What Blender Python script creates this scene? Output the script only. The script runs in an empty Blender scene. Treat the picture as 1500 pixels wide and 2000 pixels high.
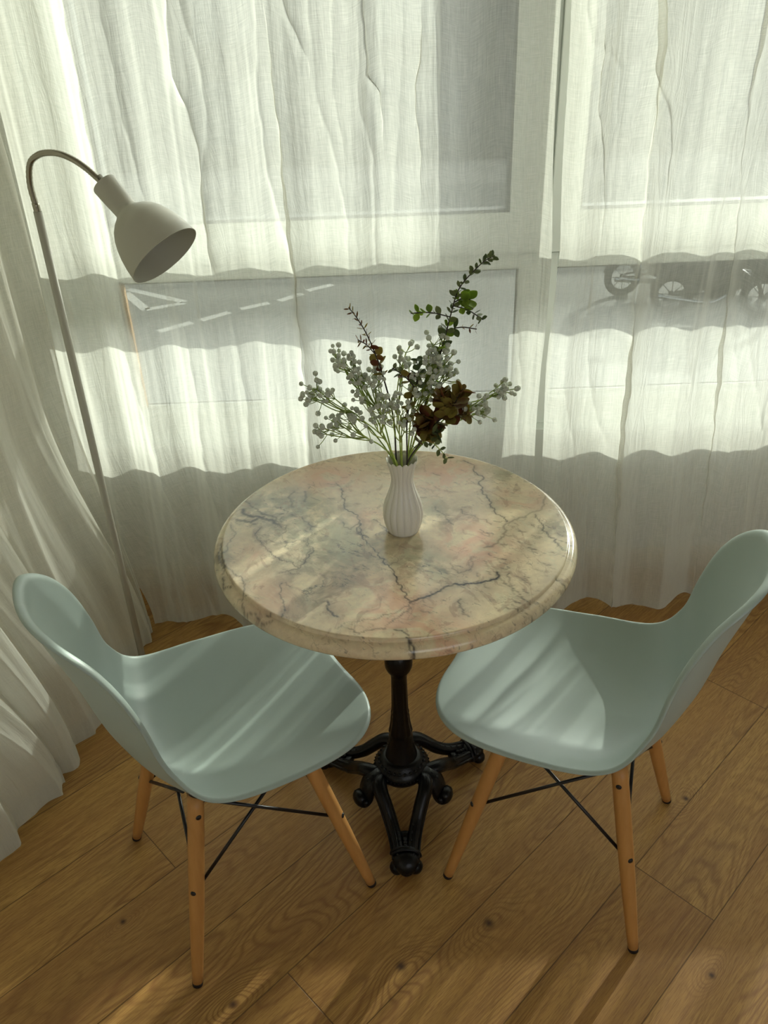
import bpy, bmesh, math, random
import numpy as np
from math import sin, cos, pi, radians, sqrt, exp, atan2
from mathutils import Vector, Matrix

scn = bpy.context.scene
COL = scn.collection

# ------------------------------------------------------------------ camera
CAM_PITCH, CAM_ROLL, CAM_H, CAM_F = 31.216, 2.2265, 1.5327, 1590.85
cd = bpy.data.cameras.new('camera')
cd.sensor_fit = 'VERTICAL'; cd.sensor_height = 24.0
cd.lens = CAM_F / 2000.0 * 24.0
cd.clip_start = 0.02; cd.clip_end = 300
cam = bpy.data.objects.new('camera', cd); COL.objects.link(cam)
p = radians(CAM_PITCH); a = -radians(CAM_ROLL)
fw = Vector((0, cos(p), -sin(p))); 
r0 = Vector((1, 0, 0)); u0 = r0.cross(fw)
rt = cos(a) * r0 + sin(a) * u0; up = -sin(a) * r0 + cos(a) * u0
cam.matrix_world = Matrix(((rt.x, up.x, -fw.x, 0), (rt.y, up.y, -fw.y, 0), (rt.z, up.z, -fw.z, CAM_H), (0, 0, 0, 1)))
scn.camera = cam

# ------------------------------------------------------------------ light
SUN_AZ, SUN_EL = 51.4, 19.2
EXPOSURE = 0.08
sd = bpy.data.lights.new('sun', 'SUN'); sd.energy = 9.1; sd.angle = radians(0.53); sd.color = (1.0, 0.965, 0.87)
sun = bpy.data.objects.new('sun', sd); COL.objects.link(sun)
sv = Vector((cos(radians(SUN_EL)) * cos(radians(SUN_AZ)), cos(radians(SUN_EL)) * sin(radians(SUN_AZ)), sin(radians(SUN_EL))))
sun.rotation_euler = sv.to_track_quat('Z', 'Y').to_euler(); sun.location = sv * 20
w = bpy.data.worlds.new('world'); scn.world = w; w.use_nodes = True
nt = w.node_tree; nt.nodes.clear()
bg = nt.nodes.new('ShaderNodeBackground'); wo = nt.nodes.new('ShaderNodeOutputWorld')
sky = nt.nodes.new('ShaderNodeTexSky'); sky.sky_type = 'NISHITA'; sky.sun_disc = False
sky.sun_elevation = radians(SUN_EL); sky.sun_rotation = radians(90 - SUN_AZ); sky.air_density = 1.0; sky.dust_density = 2.0
hs = nt.nodes.new('ShaderNodeHueSaturation'); hs.inputs['Saturation'].default_value = 0.12
nt.links.new(sky.outputs[0], hs.inputs['Color']); nt.links.new(hs.outputs[0], bg.inputs[0])
bg.inputs[1].default_value = 0.6
nt.links.new(bg.outputs[0], wo.inputs[0])
vs = scn.view_settings
scn.display_settings.display_device = 'sRGB'
vs.view_transform = 'Standard'; vs.look = 'None'; vs.gamma = 1.0; vs.use_curve_mapping = False
vs.exposure = EXPOSURE
try:
    scn.cycles.transparent_max_bounces = 24; scn.cycles.max_bounces = 12; scn.cycles.diffuse_bounces = 5; scn.cycles.transmission_bounces = 8
    scn.cycles.sample_clamp_indirect = 4.0
except Exception: pass

# ------------------------------------------------------------------ node helpers
def srgb(r, g, b):
    f = lambda c: (c / 255 / 12.92) if c / 255 <= 0.04045 else ((c / 255 + 0.055) / 1.055) ** 2.4
    return (f(r), f(g), f(b), 1)
class NB:
    def __init__(s, name):
        s.m = bpy.data.materials.new(name); s.m.use_nodes = True; s.t = s.m.node_tree; s.t.nodes.clear()
        s.out = s.t.nodes.new('ShaderNodeOutputMaterial')
    def n(s, typ, **kw):
        o = s.t.nodes.new('ShaderNode' + typ)
        for k, v in kw.items(): setattr(o, k, v)
        return o
    def put(s, sock, v):
        if hasattr(v, 'outputs'): v = v.outputs[0]
        if isinstance(v, bpy.types.NodeSocket): s.t.links.new(v, sock)
        elif v is not None: sock.default_value = v
    def math(s, op, a, b=None, c=None, clamp=False):
        o = s.n('Math', operation=op, use_clamp=clamp)
        for i, v in enumerate((a, b, c)):
            if v is not None: s.put(o.inputs[i], v)
        return o.outputs[0]
    def mix(s, f, a, b, blend='MIX'):
        o = s.n('Mix', data_type='RGBA', blend_type=blend)
        s.put(o.inputs[0], f); s.put(o.inputs[6], a); s.put(o.inputs[7], b); return o.outputs[2]
    def noise(s, vec, scale, detail=3, rough=0.55, dist=0.0, out=0):
        o = s.n('TexNoise'); s.put(o.inputs['Vector'], vec); o.inputs['Scale'].default_value = scale
        o.inputs['Detail'].default_value = detail; o.inputs['Roughness'].default_value = rough; o.inputs['Distortion'].default_value = dist
        return o.outputs[out]
    def comb(s, x, y, z):
        o = s.n('CombineXYZ')
        for i, v in enumerate((x, y, z)): s.put(o.inputs[i], v)
        return o.outputs[0]
    def sep(s, v):
        o = s.n('SeparateXYZ'); s.put(o.inputs[0], v); return o.outputs
    def scale(s, v, k):
        o = s.n('VectorMath', operation='MULTIPLY'); s.put(o.inputs[0], v); o.inputs[1].default_value = k; return o.outputs[0]
    def obj(s): return s.n('TexCoord').outputs['Object']
    def ramp(s, f, lo, hi, a=0.0, b=1.0, smooth=True):
        o = s.n('MapRange', interpolation_type='SMOOTHSTEP' if smooth else 'LINEAR'); s.put(o.inputs[0], f)
        for i, v in enumerate((lo, hi, a, b)): s.put(o.inputs[i + 1], v)
        return o.outputs[0]
    def pbsdf(s, col, rough=0.5, spec=0.5, metal=0.0, bump=None, bstr=0.2, bdist=0.002, **kw):
        o = s.n('BsdfPrincipled'); s.put(o.inputs['Base Color'], col); s.put(o.inputs['Roughness'], rough)
        s.put(o.inputs['Specular IOR Level'], spec); s.put(o.inputs['Metallic'], metal)
        for k, v in kw.items(): s.put(o.inputs[k.replace('_', ' ')], v)
        if bump is not None:
            b = s.n('Bump'); b.inputs['Strength'].default_value = bstr; b.inputs['Distance'].default_value = bdist
            s.put(b.inputs['Height'], bump); s.t.links.new(b.outputs[0], o.inputs['Normal'])
        return o.outputs[0]
    def done(s, sh): s.t.links.new(sh, s.out.inputs[0]); return s.m

def simple(name, col, rough=0.5, spec=0.5, metal=0.0, var=0.06, nscale=12.0, bump=0.0, **kw):
    b = NB(name); n = b.noise(b.obj(), nscale, 4)
    dark = tuple(c * (1 - var) for c in col[:3]) + (1,); lite = tuple(min(1, c * (1 + var)) for c in col[:3]) + (1,)
    c = b.mix(n, dark, lite)
    return b.done(b.pbsdf(c, rough, spec, metal, bump=(b.noise(b.obj(), nscale * 8, 3) if bump else None), bstr=bump, **kw))

# ------------------------------------------------------------------ mesh helpers
def mesh_obj(name, verts, faces, mat=None, parent=None, smooth=True, loc=None):
    me = bpy.data.meshes.new(name); me.from_pydata([tuple(map(float, v)) for v in verts], [], [tuple(f) for f in faces]); me.update()
    if smooth: me.polygons.foreach_set('use_smooth', [True] * len(me.polygons))
    if mat: me.materials.append(mat)
    o = bpy.data.objects.new(name, me); COL.objects.link(o)
    if parent: o.parent = parent
    if loc: o.location = loc
    return o
class MB:
    def __init__(s): s.v = []; s.f = []
    def add(s, v, f):
        n = len(s.v); s.v += [tuple(x) for x in v]; s.f += [tuple(i + n for i in q) for q in f]
    def box(s, x0, x1, y0, y1, z0, z1, M=None, bev=0.0):
        bm = bmesh.new(); bmesh.ops.create_cube(bm, size=1)
        for v in bm.verts: v.co = Vector(((x0 + x1) / 2 + v.co.x * (x1 - x0), (y0 + y1) / 2 + v.co.y * (y1 - y0), (z0 + z1) / 2 + v.co.z * (z1 - z0)))
        if bev: bmesh.ops.bevel(bm, geom=bm.edges[:], offset=bev, segments=2, affect='EDGES', profile=0.6)
        bm.verts.ensure_lookup_table()
        s.add([(M @ v.co) if M else v.co[:] for v in bm.verts], [[v.index for v in f.verts] for f in bm.faces]) if not bm.verts.index_update() else None
        bm.free()
    def lathe(s, prof, n=48, c=(0, 0, 0), M=None, mod=None, close=True):
        vs = []; fs = []
        for (r, z) in prof:
            for k in range(n):
                t = 2 * pi * k / n; rr = r; zz = z
                if mod: rr, zz = mod(r, z, t)
                q = Vector((rr * cos(t), rr * sin(t), zz))
                if M: q = M @ q
                vs.append((q.x + c[0], q.y + c[1], q.z + c[2]))
        for i in range(len(prof) - 1):
            for k in range(n):
                fs.append((i * n + k, i * n + (k + 1) % n, (i + 1) * n + (k + 1) % n, (i + 1) * n + k))
        if close:
            fs.append(tuple(reversed(range(n)))); fs.append(tuple((len(prof) - 1) * n + k for k in range(n)))
        s.add(vs, fs)
    def tube(s, pts, rad, n=10, cap=True, flat=None):
        P = [Vector(q) for q in pts]; m = len(P); R = rad if hasattr(rad, '__len__') else [rad] * m
        vs = []; fs = []; T0 = None; N = None
        for i in range(m):
            T = (P[min(i + 1, m - 1)] - P[max(i - 1, 0)]); T = T.normalized() if T.length > 1e-9 else Vector((0, 0, 1))
            if N is None:
                N = T.orthogonal().normalized() if abs(T.z) > 0.9 else Vector((0, 0, 1)).cross(T).normalized()
            else:
                N = (N - T * N.dot(T)); N = N.normalized() if N.length > 1e-9 else T.orthogonal().normalized()
            Bn = T.cross(N)
            f1, f2 = (1, 1) if flat is None else flat
            for k in range(n):
                t = 2 * pi * k / n; q = P[i] + (N * cos(t) * f1 + Bn * sin(t) * f2) * R[i]; vs.append(q[:])
        for i in range(m - 1):
            for k in range(n): fs.append((i * n + k, i * n + (k + 1) % n, (i + 1) * n + (k + 1) % n, (i + 1) * n + k))
        if cap: fs.append(tuple(reversed(range(n)))); fs.append(tuple((m - 1) * n + k for k in range(n)))
        s.add(vs, fs)
    def sphere(s, c, r, u=16, v=10, sc=(1, 1, 1), M=None):
        prof = [(r * sin(pi * i / v), -r * cos(pi * i / v)) for i in range(v + 1)]
        prof[0] = (r * 0.01, -r); prof[-1] = (r * 0.01, r)
        vs0 = MB(); vs0.lathe(prof, u)
        pts = []
        for q in vs0.v:
            q = Vector((q[0] * sc[0], q[1] * sc[1], q[2] * sc[2]))
            if M: q = M @ q
            pts.append((q.x + c[0], q.y + c[1], q.z + c[2]))
        s.add(pts, vs0.f)
    def build(s, name, mat, parent=None, smooth=True, sharp=None):
        o = mesh_obj(name, s.v, s.f, mat, parent, smooth)
        if sharp:
            try: o.data.set_sharp_from_angle(angle=radians(sharp))
            except Exception: pass
        return o
def catmull(pts, n=8):
    P = [Vector(q) for q in pts]; P = [2 * P[0] - P[1]] + P + [2 * P[-1] - P[-2]]; out = []
    for i in range(1, len(P) - 2):
        a_, b_, c_, d_ = P[i - 1:i + 3]
        for k in range(n):
            t = k / n
            out.append(0.5 * ((2 * b_) + (c_ - a_) * t + (2 * a_ - 5 * b_ + 4 * c_ - d_) * t * t + (-a_ + 3 * b_ - 3 * c_ + d_) * t ** 3))
    out.append(P[-2]); return out
def empty(name, label=None, cat=None, loc=(0, 0, 0), rz=0, group=None, kind=None):
    o = bpy.data.objects.new(name, None); COL.objects.link(o); o.location = loc; o.rotation_euler = (0, 0, rz); o.empty_display_size = 0.05
    return tag(o, label, cat, group, kind)
def tag(o, label=None, cat=None, group=None, kind=None):
    if label: o['label'] = label
    if cat: o['category'] = cat
    if group: o['group'] = group
    if kind: o['kind'] = kind
    return o
def smooth01(t): t = max(0.0, min(1.0, t)); return t * t * (3 - 2 * t)

VEINS = [([(-0.1007,0.1526),(-0.0947,0.1114),(-0.0789,0.0616),(-0.0664,0.0328),(-0.0615,-0.0035),(-0.0521,-0.0387),(-0.0295,-0.0815),(-0.0125,-0.122),(-0.0025,-0.1528),(0.0072,-0.1824),(0.0147,-0.204),(0.0178,-0.228)],1.0,0.9),([(0.0178,-0.228),(0.0433,-0.2161),(0.0694,-0.2005),(0.0965,-0.1811),(0.1218,-0.1828),(0.148,-0.1773),(0.1658,-0.1712),(0.1692,-0.1531)],1.7,1.0),([(0.0173,-0.238),(-0.024,-0.2551),(-0.0564,-0.2659),(-0.0804,-0.2708),(-0.0959,-0.2886)],0.8,0.5),([(0.0176,-0.2314),(0.0,-0.263),(-0.0248,-0.2929),(-0.0563,-0.2971),(-0.0801,-0.2865)],1.0,0.6),([(0.1542,0.2532),(0.1705,0.2063),(0.1784,0.141),(0.187,0.0897),(0.194,0.0318),(0.209,0.0034)],1.1,0.75),([(0.2968,0.0911),(0.2622,0.036),(0.2245,0.0113),(0.198,-0.0396),(0.1561,-0.0783)],1.8,0.4),([(0.2653,0.0265),(0.2729,-0.0102),(0.2756,-0.0451),(0.2871,-0.0793),(0.2927,-0.0959)],1.2,0.8),([(-0.2483,0.0189),(-0.2425,-0.0337),(-0.2205,-0.0683),(-0.2001,-0.0937),(-0.167,-0.1192),(-0.1591,-0.1043),(-0.1585,-0.0396)],0.9,0.7),([(-0.194,0.0608),(-0.1737,0.0499),(-0.1473,0.0116)],0.9,0.7),([(-0.2905,0.0871),(-0.2671,0.0569),(-0.2415,0.0457),(-0.2153,0.0255)],4.0,0.8),([(-0.2979,0.0499),(-0.2698,0.0386),(-0.2473,0.0554)],3.5,0.7),([(-0.2892,0.1164),(-0.2604,0.0848),(-0.2228,0.0536),(-0.2097,0.0161)],1.6,0.7),([(-0.0952,0.0258),(-0.0804,-0.0022),(-0.0664,0.0236),(-0.0474,-0.0305)],1.2,0.8),([(-0.2011,-0.1321),(-0.1841,-0.1257),(-0.167,-0.1192)],0.9,0.6),([(-0.1941,-0.1621),(-0.1959,-0.1904),(-0.1845,-0.2253),(-0.1863,-0.2515)],0.9,0.7),([(-0.1146,-0.2163),(-0.1095,-0.2433),(-0.0968,-0.257)],1.8,0.8),([(0.1007,-0.2232),(0.1008,-0.2628),(0.1081,-0.2697)],1.3,0.7),([(0.1701,-0.1715),(0.1869,-0.2012),(0.199,-0.2295),(0.21,-0.2369)],0.7,0.6),([(0.1288,0.0555),(0.1547,0.0256),(0.1796,-0.0034)],0.7,0.6),([(-0.0007,-0.0253),(-0.0188,0.0022),(-0.0375,0.0306)],0.9,0.6),([(-0.175,0.1481),(-0.1715,0.1073)],2.0,0.6),([(-0.1957,0.1497),(-0.1937,0.0894)],2.0,0.5),([(0.081,0.0686),(0.0973,0.0298),(0.1092,0.0018)],1.6,0.5),([(0.0934,-0.1215),(0.1035,-0.1524),(0.1267,-0.139),(0.1301,-0.1084)],0.8,0.6),([(0.0659,-0.1349),(0.0863,-0.1513)],4.0,0.45),([(0.0099,-0.3132),(0.014,-0.3485)],1.3,0.9),([(0.2343,-0.2384),(0.2432,-0.2555)],1.5,0.8),([(0.199,-0.2295),(0.1879,-0.1942),(0.1892,-0.1581)],0.8,0.6),([(-0.3076,0.0322),(-0.3011,-0.0463),(-0.2807,-0.1268),(-0.2555,-0.1866),(-0.2238,-0.2427)],1.0,0.6),([(-0.319,-0.0198),(-0.302,-0.0867),(-0.2809,-0.1564)],1.2,0.7),([(0.1512,-0.1177),(0.1569,-0.141),(0.1668,-0.164)],0.7,0.5),([(-0.2129,0.0528),(-0.2098,-0.0103),(-0.1891,-0.0623)],0.7,0.5),([(-0.1299,0.176),(-0.1033,0.1528)],0.7,0.6),([(-0.009,-0.2939),(0.0138,-0.3134),(0.0168,-0.3313)],0.8,0.7),([(-0.1526,0.0209),(-0.1585,-0.0396),(-0.1618,-0.0963)],0.6,0.5)]
PINK = [(-0.192, -0.191, 0.056), (-0.024, -0.229, 0.07), (-0.131, 0.198, 0.066), (0.107, 0.2, 0.075), (0.141, -0.093, 0.061), (-0.074, -0.17, 0.042), (0.053, -0.31, 0.056), (-0.257, -0.066, 0.033), (-0.047, 0.04, 0.033), (0.251, 0.085, 0.038), (0.122, -0.008, 0.047)]
GREY = [(-0.241, 0.093, 0.075), (-0.154, 0.048, 0.066), (-0.083, -0.102, 0.08), (-0.157, -0.065, 0.061), (-0.137, -0.194, 0.042), (0.078, 0.031, 0.052), (0.079, -0.136, 0.033), (0.305, -0.013, 0.033), (0.037, -0.102, 0.033), (-0.311, -0.07, 0.028), (0.03, 0.264, 0.042), (0.238, 0.201, 0.038)]
FOLDS = [([(1.579,-0.4038),(1.4407,-0.4167),(1.3908,-0.3918),(1.2881,-0.3796),(1.1571,-0.3874)],'t',0.016,1.2),([(1.5724,-0.2055),(1.443,-0.2034),(1.2815,-0.1974),(1.1501,-0.1985),(0.9834,-0.192),(0.801,-0.1927)],'t',0.015,1.2),([(1.5712,-0.1689),(1.4595,-0.1256),(1.279,-0.1267)],'t',0.01,0.8),([(1.5657,-0.0012),(1.4166,0.0007),(1.3662,0.0287)],'t',0.007,1.1),([(1.4702,0.1157),(1.3934,0.1039),(1.3229,0.1052),(1.2597,0.1136)],'t',0.006,1.0),([(1.5455,0.6117),(1.3553,0.6288),(1.1978,0.6286),(1.0007,0.6339),(0.8348,0.6384),(0.6244,0.6414),(0.4713,0.644),(-0.0447,0.6654)],'t',0.026,1.35),([(1.5382,0.8355),(1.3482,0.833),(1.2549,0.8412),(1.0403,0.8624),(0.7574,0.8755),(0.5383,0.897),(-0.0372,0.9165)],'t',0.018,1.25),([(1.4047,0.6318),(1.3236,0.666),(1.25,0.6817)],'t',0.007,0.8),([(1.4571,0.5026),(1.3293,0.5049),(1.2231,0.5321),(1.0877,0.5443)],'t',0.006,0.8),([(1.586,-0.6169),(1.4475,-0.6172),(1.3383,-0.6197),(1.1882,-0.6178),(0.9998,-0.6146),(0.8179,-0.6059),(0.4785,-0.607),(-0.0572,-0.5031)],'r',0.014,1.0),([(1.573,-0.2212),(1.3855,-0.2372),(1.2509,-0.2351),(1.1164,-0.2197),(0.9959,-0.1946),(0.8005,-0.1797),(0.4765,-0.1993)],'r',0.01,1.0),([(1.5781,-0.3778),(1.4674,-0.358),(1.3594,-0.352),(1.1796,-0.3865),(1.0641,-0.389)],'r',0.012,0.8),([(1.5695,-0.1166),(1.381,-0.1098),(1.2451,-0.0738),(1.1219,-0.0576),(1.0274,-0.0605)],'r',0.01,0.7),([(1.5118,-0.0144),(1.3779,-0.021),(1.2422,0.007),(1.0005,0.0036)],'r',0.009,0.7),([(1.5678,-0.0641),(1.4193,-0.0761),(1.2765,-0.0581)],'r',0.008,0.5),([(1.5836,-0.5442),(1.3457,-0.5394),(1.1847,-0.5245),(1.0095,-0.5448)],'r',0.01,0.6),([(0.8992,-0.6412),(0.6779,-0.6257),(0.4785,-0.607),(0.1893,-0.6351)],'r',0.018,0.7),([(0.8796,-0.4793),(0.7005,-0.4747),(0.4892,-0.4859),(0.0285,-0.4295)],'r',0.016,0.9),([(0.8878,-0.3571),(0.6953,-0.3487),(0.4836,-0.3603)],'r',0.014,0.8),([(0.855,-0.1945),(0.6886,-0.1889),(0.5084,-0.2037)],'r',0.016,0.7),([(1.5504,0.4631),(1.4767,0.4789),(1.4075,0.5487)],'r',0.006,0.6),([(1.5591,0.1988),(1.1577,0.205),(0.4897,0.2225)],'r',0.02,0.3),([(0.8595,0.3507),(0.6938,0.3726),(0.4991,0.3693)],'r',0.01,0.6),([(0.8787,0.5284),(0.6866,0.547),(0.5044,0.6067)],'r',0.012,0.7),([(0.8544,0.4794),(0.6894,0.4799),(0.5081,0.5225)],'r',0.01,0.6),([(0.843,0.7635),(0.6753,0.8165),(0.4628,0.8369)],'r',0.016,0.5),([(0.8644,0.8883),(0.6703,0.9383),(0.4738,0.9478)],'r',0.014,0.6),([(1.5609,0.1461),(1.3108,0.155),(1.1594,0.16),(1.0195,0.1457)],'r',0.012,0.7),([(1.563,0.0829),(1.3748,0.0702),(1.1634,0.0512),(1.0235,0.0413)],'r',0.012,0.6),([(0.8631,0.9205),(0.5324,1.0341)],'r',0.01,0.6)]
KNOTS = [(0.7792, 0.5711, 0.032), (0.5967, 0.6353, 0.03), (0.3313, 0.805, 0.022), (0.2698, 1.0966, 0.018), (0.987, 0.2132, 0.02), (1.3202, 0.4416, 0.02)]
MARKS = [((-3.7931, 13.8164), (-3.2941, 14.2581)), ((-3.1556, 14.3565), (-2.7, 14.7764)), ((-2.5137, 14.938), (-2.0225, 15.2562)), ((-1.8384, 15.3627), (-1.4275, 15.7793)), ((-1.3397, 15.9765), (-0.8483, 16.3408)), ((-5.0049, 16.3314), (-4.3195, 15.1365)), ((-4.3195, 15.1365), (-3.6611, 15.4694)), ((-5.0169, 16.5858), (-3.6739, 15.537))]


# ------------------------------------------------------------------ materials
M = {}
def mat_floor():
    b = NB('oak_planks'); xyz = b.sep(b.obj()); ca, sa = cos(radians(43.3)), sin(radians(43.3))
    u = b.math('ADD', b.math('MULTIPLY', xyz[0], ca), b.math('MULTIPLY', xyz[1], sa))
    v = b.math('ADD', b.math('MULTIPLY', xyz[0], -sa), b.math('MULTIPLY', xyz[1], ca))
    W, Lp = 0.173, 1.9
    rv = b.math('DIVIDE', b.math('SUBTRACT', v, 0.087), W); row = b.math('FLOOR', rv); fv = b.math('FRACT', rv)
    uo = b.math('SUBTRACT', b.math('SUBTRACT', u, 1.09), b.math('MULTIPLY', b.math('SUBTRACT', row, 1.0), 0.624))
    cu = b.math('DIVIDE', uo, Lp); colm = b.math('FLOOR', cu); fu = b.math('FRACT', cu)
    wn = b.n('TexWhiteNoise', noise_dimensions='3D'); b.put(wn.inputs[0], b.comb(row, colm, 3.7)); rnd = wn.outputs[0]
    wc = b.sep(wn.outputs[1])
    # grain field; knots push it up
    off = b.math('MULTIPLY', rnd, 37.0)
    field = b.noise(b.comb(b.math('ADD', b.math('MULTIPLY', u, 1.1), off), b.math('ADD', b.math('MULTIPLY', v, 5.5), off), off), 1.0, 2.5, 0.45, 0.25)
    kn = None; core = None
    for (ku, kv, kr) in KNOTS:
        du = b.math('MULTIPLY', b.math('SUBTRACT', u, ku), 0.5); dv = b.math('SUBTRACT', v, kv)
        d2 = b.math('ADD', b.math('MULTIPLY', du, du), b.math('MULTIPLY', dv, dv))
        e = b.math('EXPONENT', b.math('MULTIPLY', d2, -1.0 / (kr * kr * 1.4)))
        dc = b.math('ADD', b.math('MULTIPLY', b.math('SUBTRACT', u, ku), b.math('SUBTRACT', u, ku)), b.math('MULTIPLY', dv, dv))
        e2 = b.math('EXPONENT', b.math('MULTIPLY', dc, -1.0 / (kr * kr * 0.10)))
        kn = e if kn is None else b.math('ADD', kn, e); core = e2 if core is None else b.math('ADD', core, e2)
    field = b.math('ADD', field, b.math('MULTIPLY', kn, 0.16))
    warp = b.noise(b.comb(b.math('MULTIPLY', u, 26.0), b.math('MULTIPLY', v, 110.0), off), 1.0, 3)
    ph = b.math('ADD', b.math('MULTIPLY', field, 250.0), b.math('MULTIPLY', warp, 1.1))
    ring = b.math('POWER', b.math('ADD', b.math('MULTIPLY', b.math('SINE', ph), 0.5), 0.5), 2.6)
    strength = b.math('ADD', b.math('MULTIPLY', kn, 0.6, clamp=True), b.ramp(b.noise(b.comb(b.math('ADD', u, off), b.math('MULTIPLY', v, 4.0), off), 1.6, 2), 0.38, 0.62, 0.12, 1.0), clamp=True)
    pores = b.noise(b.comb(b.math('MULTIPLY', u, 34.0), b.math('MULTIPLY', v, 620.0), off), 1.0, 2, 0.7)
    pores2 = b.noise(b.comb(b.math('MULTIPLY', u, 3.0), b.math('MULTIPLY', v, 90.0), off), 1.0, 3, 0.6)
    base = b.mix(wc[0], srgb(190, 150, 82), srgb(166, 126, 66))
    base = b.mix(b.math('MULTIPLY', wc[1], 0.5), base, srgb(178, 140, 82))
    c = b.mix(b.math('MULTIPLY', b.math('MULTIPLY', ring, strength), 0.68), base, srgb(118, 80, 46))
    c = b.mix(b.ramp(pores, 0.42, 0.66, 0.0, 0.6), c, srgb(120, 82, 46))
    c = b.mix(b.ramp(pores2, 0.4, 0.7, 0.0, 0.4), c, srgb(122, 84, 50))
    blot = b.noise(b.comb(b.math('MULTIPLY', u, 1.2), b.math('MULTIPLY', v, 6.0), off), 2.0, 2)
    c = b.mix(b.ramp(blot, 0.3, 0.75, 0.0, 0.35), c, srgb(150, 104, 58))
    c = b.mix(b.math('MINIMUM', b.math('MULTIPLY', core, 0.95), 1.0), c, srgb(62, 40, 28))
    g1 = b.math('MINIMUM', fv, b.math('SUBTRACT', 1.0, fv)); g1 = b.math('MULTIPLY', g1, W)
    g2 = b.math('MULTIPLY', b.math('MINIMUM', fu, b.math('SUBTRACT', 1.0, fu)), Lp)
    g = b.math('MINIMUM', g1, g2); gap = b.ramp(g, 0.0004, 0.0016, 1.0, 0.0)
    c = b.mix(b.math('MULTIPLY', gap, 0.7), c, srgb(60, 38, 20))
    h = b.math('SUBTRACT', b.math('MULTIPLY', pores, 0.12), gap)
    M['floor'] = b.done(b.pbsdf(c, b.ramp(pores, 0.3, 0.7, 0.42, 0.55), 0.35, bump=h, bstr=0.5, bdist=0.0012))
def mat_marble():
    b = NB('pink_veined_marble'); P = b.obj()
    def at(nm):
        o = b.n('Attribute', attribute_name=nm, attribute_type='GEOMETRY'); return o.outputs['Fac']
    ve, pk, gr, ws = at('vein'), at('pink'), at('grey'), at('wash')
    n1 = b.noise(P, 7.0, 5, 0.6, 0.8); n2 = b.noise(P, 16.0, 5, 0.62, 1.2); n3 = b.noise(P, 38.0, 4, 0.6)
    n4 = b.noise(P, 85.0, 4, 0.65)
    c = b.mix(b.ramp(b.math('ADD', b.math('MULTIPLY', n1, .6), b.math('MULTIPLY', n4, .4)), 0.38, 0.62), srgb(218, 203, 168), srgb(196, 179, 150))
    c = b.mix(b.math('MULTIPLY', b.ramp(n2, 0.5, 0.7), 0.5), c, srgb(196, 196, 166))
    c = b.mix(b.math('MULTIPLY', b.math('MULTIPLY', pk, b.ramp(n2, 0.36, 0.58)), 0.62), c, srgb(208, 154, 132))
    c = b.mix(b.math('MULTIPLY', b.math('MULTIPLY', gr, b.ramp(n2, 0.38, 0.60)), 0.7), c, srgb(148, 147, 122))
    c = b.mix(b.math('MULTIPLY', b.math('MULTIPLY', gr, b.ramp(n3, 0.46, 0.62)), 0.42), c, srgb(98, 99, 86))
    c = b.mix(b.math('MULTIPLY', b.ramp(b.noise(b.scale(P, (1, .6, 1)), 22.0, 4, 0.6, 2.0), 0.57, 0.64), 0.38), c, srgb(140, 112, 98))
    # hairline crackle, denser on the greyish side
    rot = b.n('VectorRotate'); rot.inputs['Axis'].default_value = (0, 0, 1); rot.inputs['Angle'].default_value = 0.6; b.put(rot.inputs[0], P)
    q = b.noise(b.scale(rot.outputs[0], (9, 16, 9)), 1.0, 5, 0.6, 0.6)
    hair = b.ramp(b.math('ABSOLUTE', b.math('SUBTRACT', q, 0.5)), 0.0, 0.013, 1.0, 0.0)
    hm = b.ramp(b.noise(P, 11.0, 2), 0.44, 0.62)
    hm = b.math('MULTIPLY', hm, b.math('ADD', 0.35, b.math('MULTIPLY', gr, 0.65)))
    c = b.mix(b.math('MULTIPLY', b.math('MULTIPLY', hair, hm), 0.9), c, srgb(70, 68, 72))
    sp = b.noise(b.scale(rot.outputs[0], (50, 130, 50)), 1.0, 4, 0.65)
    c = b.mix(b.math('MULTIPLY', b.math('MULTIPLY', b.ramp(sp, 0.60, 0.68), b.ramp(b.noise(P, 9.0, 2), 0.42, 0.6)), 0.6), c, srgb(98, 96, 96))
    c = b.mix(b.math('MULTIPLY', b.math('MULTIPLY', ws, b.ramp(n3, .35, .65, .3, 1.)), 0.5), c, srgb(112, 104, 98))
    c = b.mix(b.math('MULTIPLY', ve, b.ramp(n3, 0.3, 0.5, 0.55, 1.0)), c, srgb(38, 38, 42))
    M['marble'] = b.done(b.pbsdf(c, 0.16, 0.5, bump=None))
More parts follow.
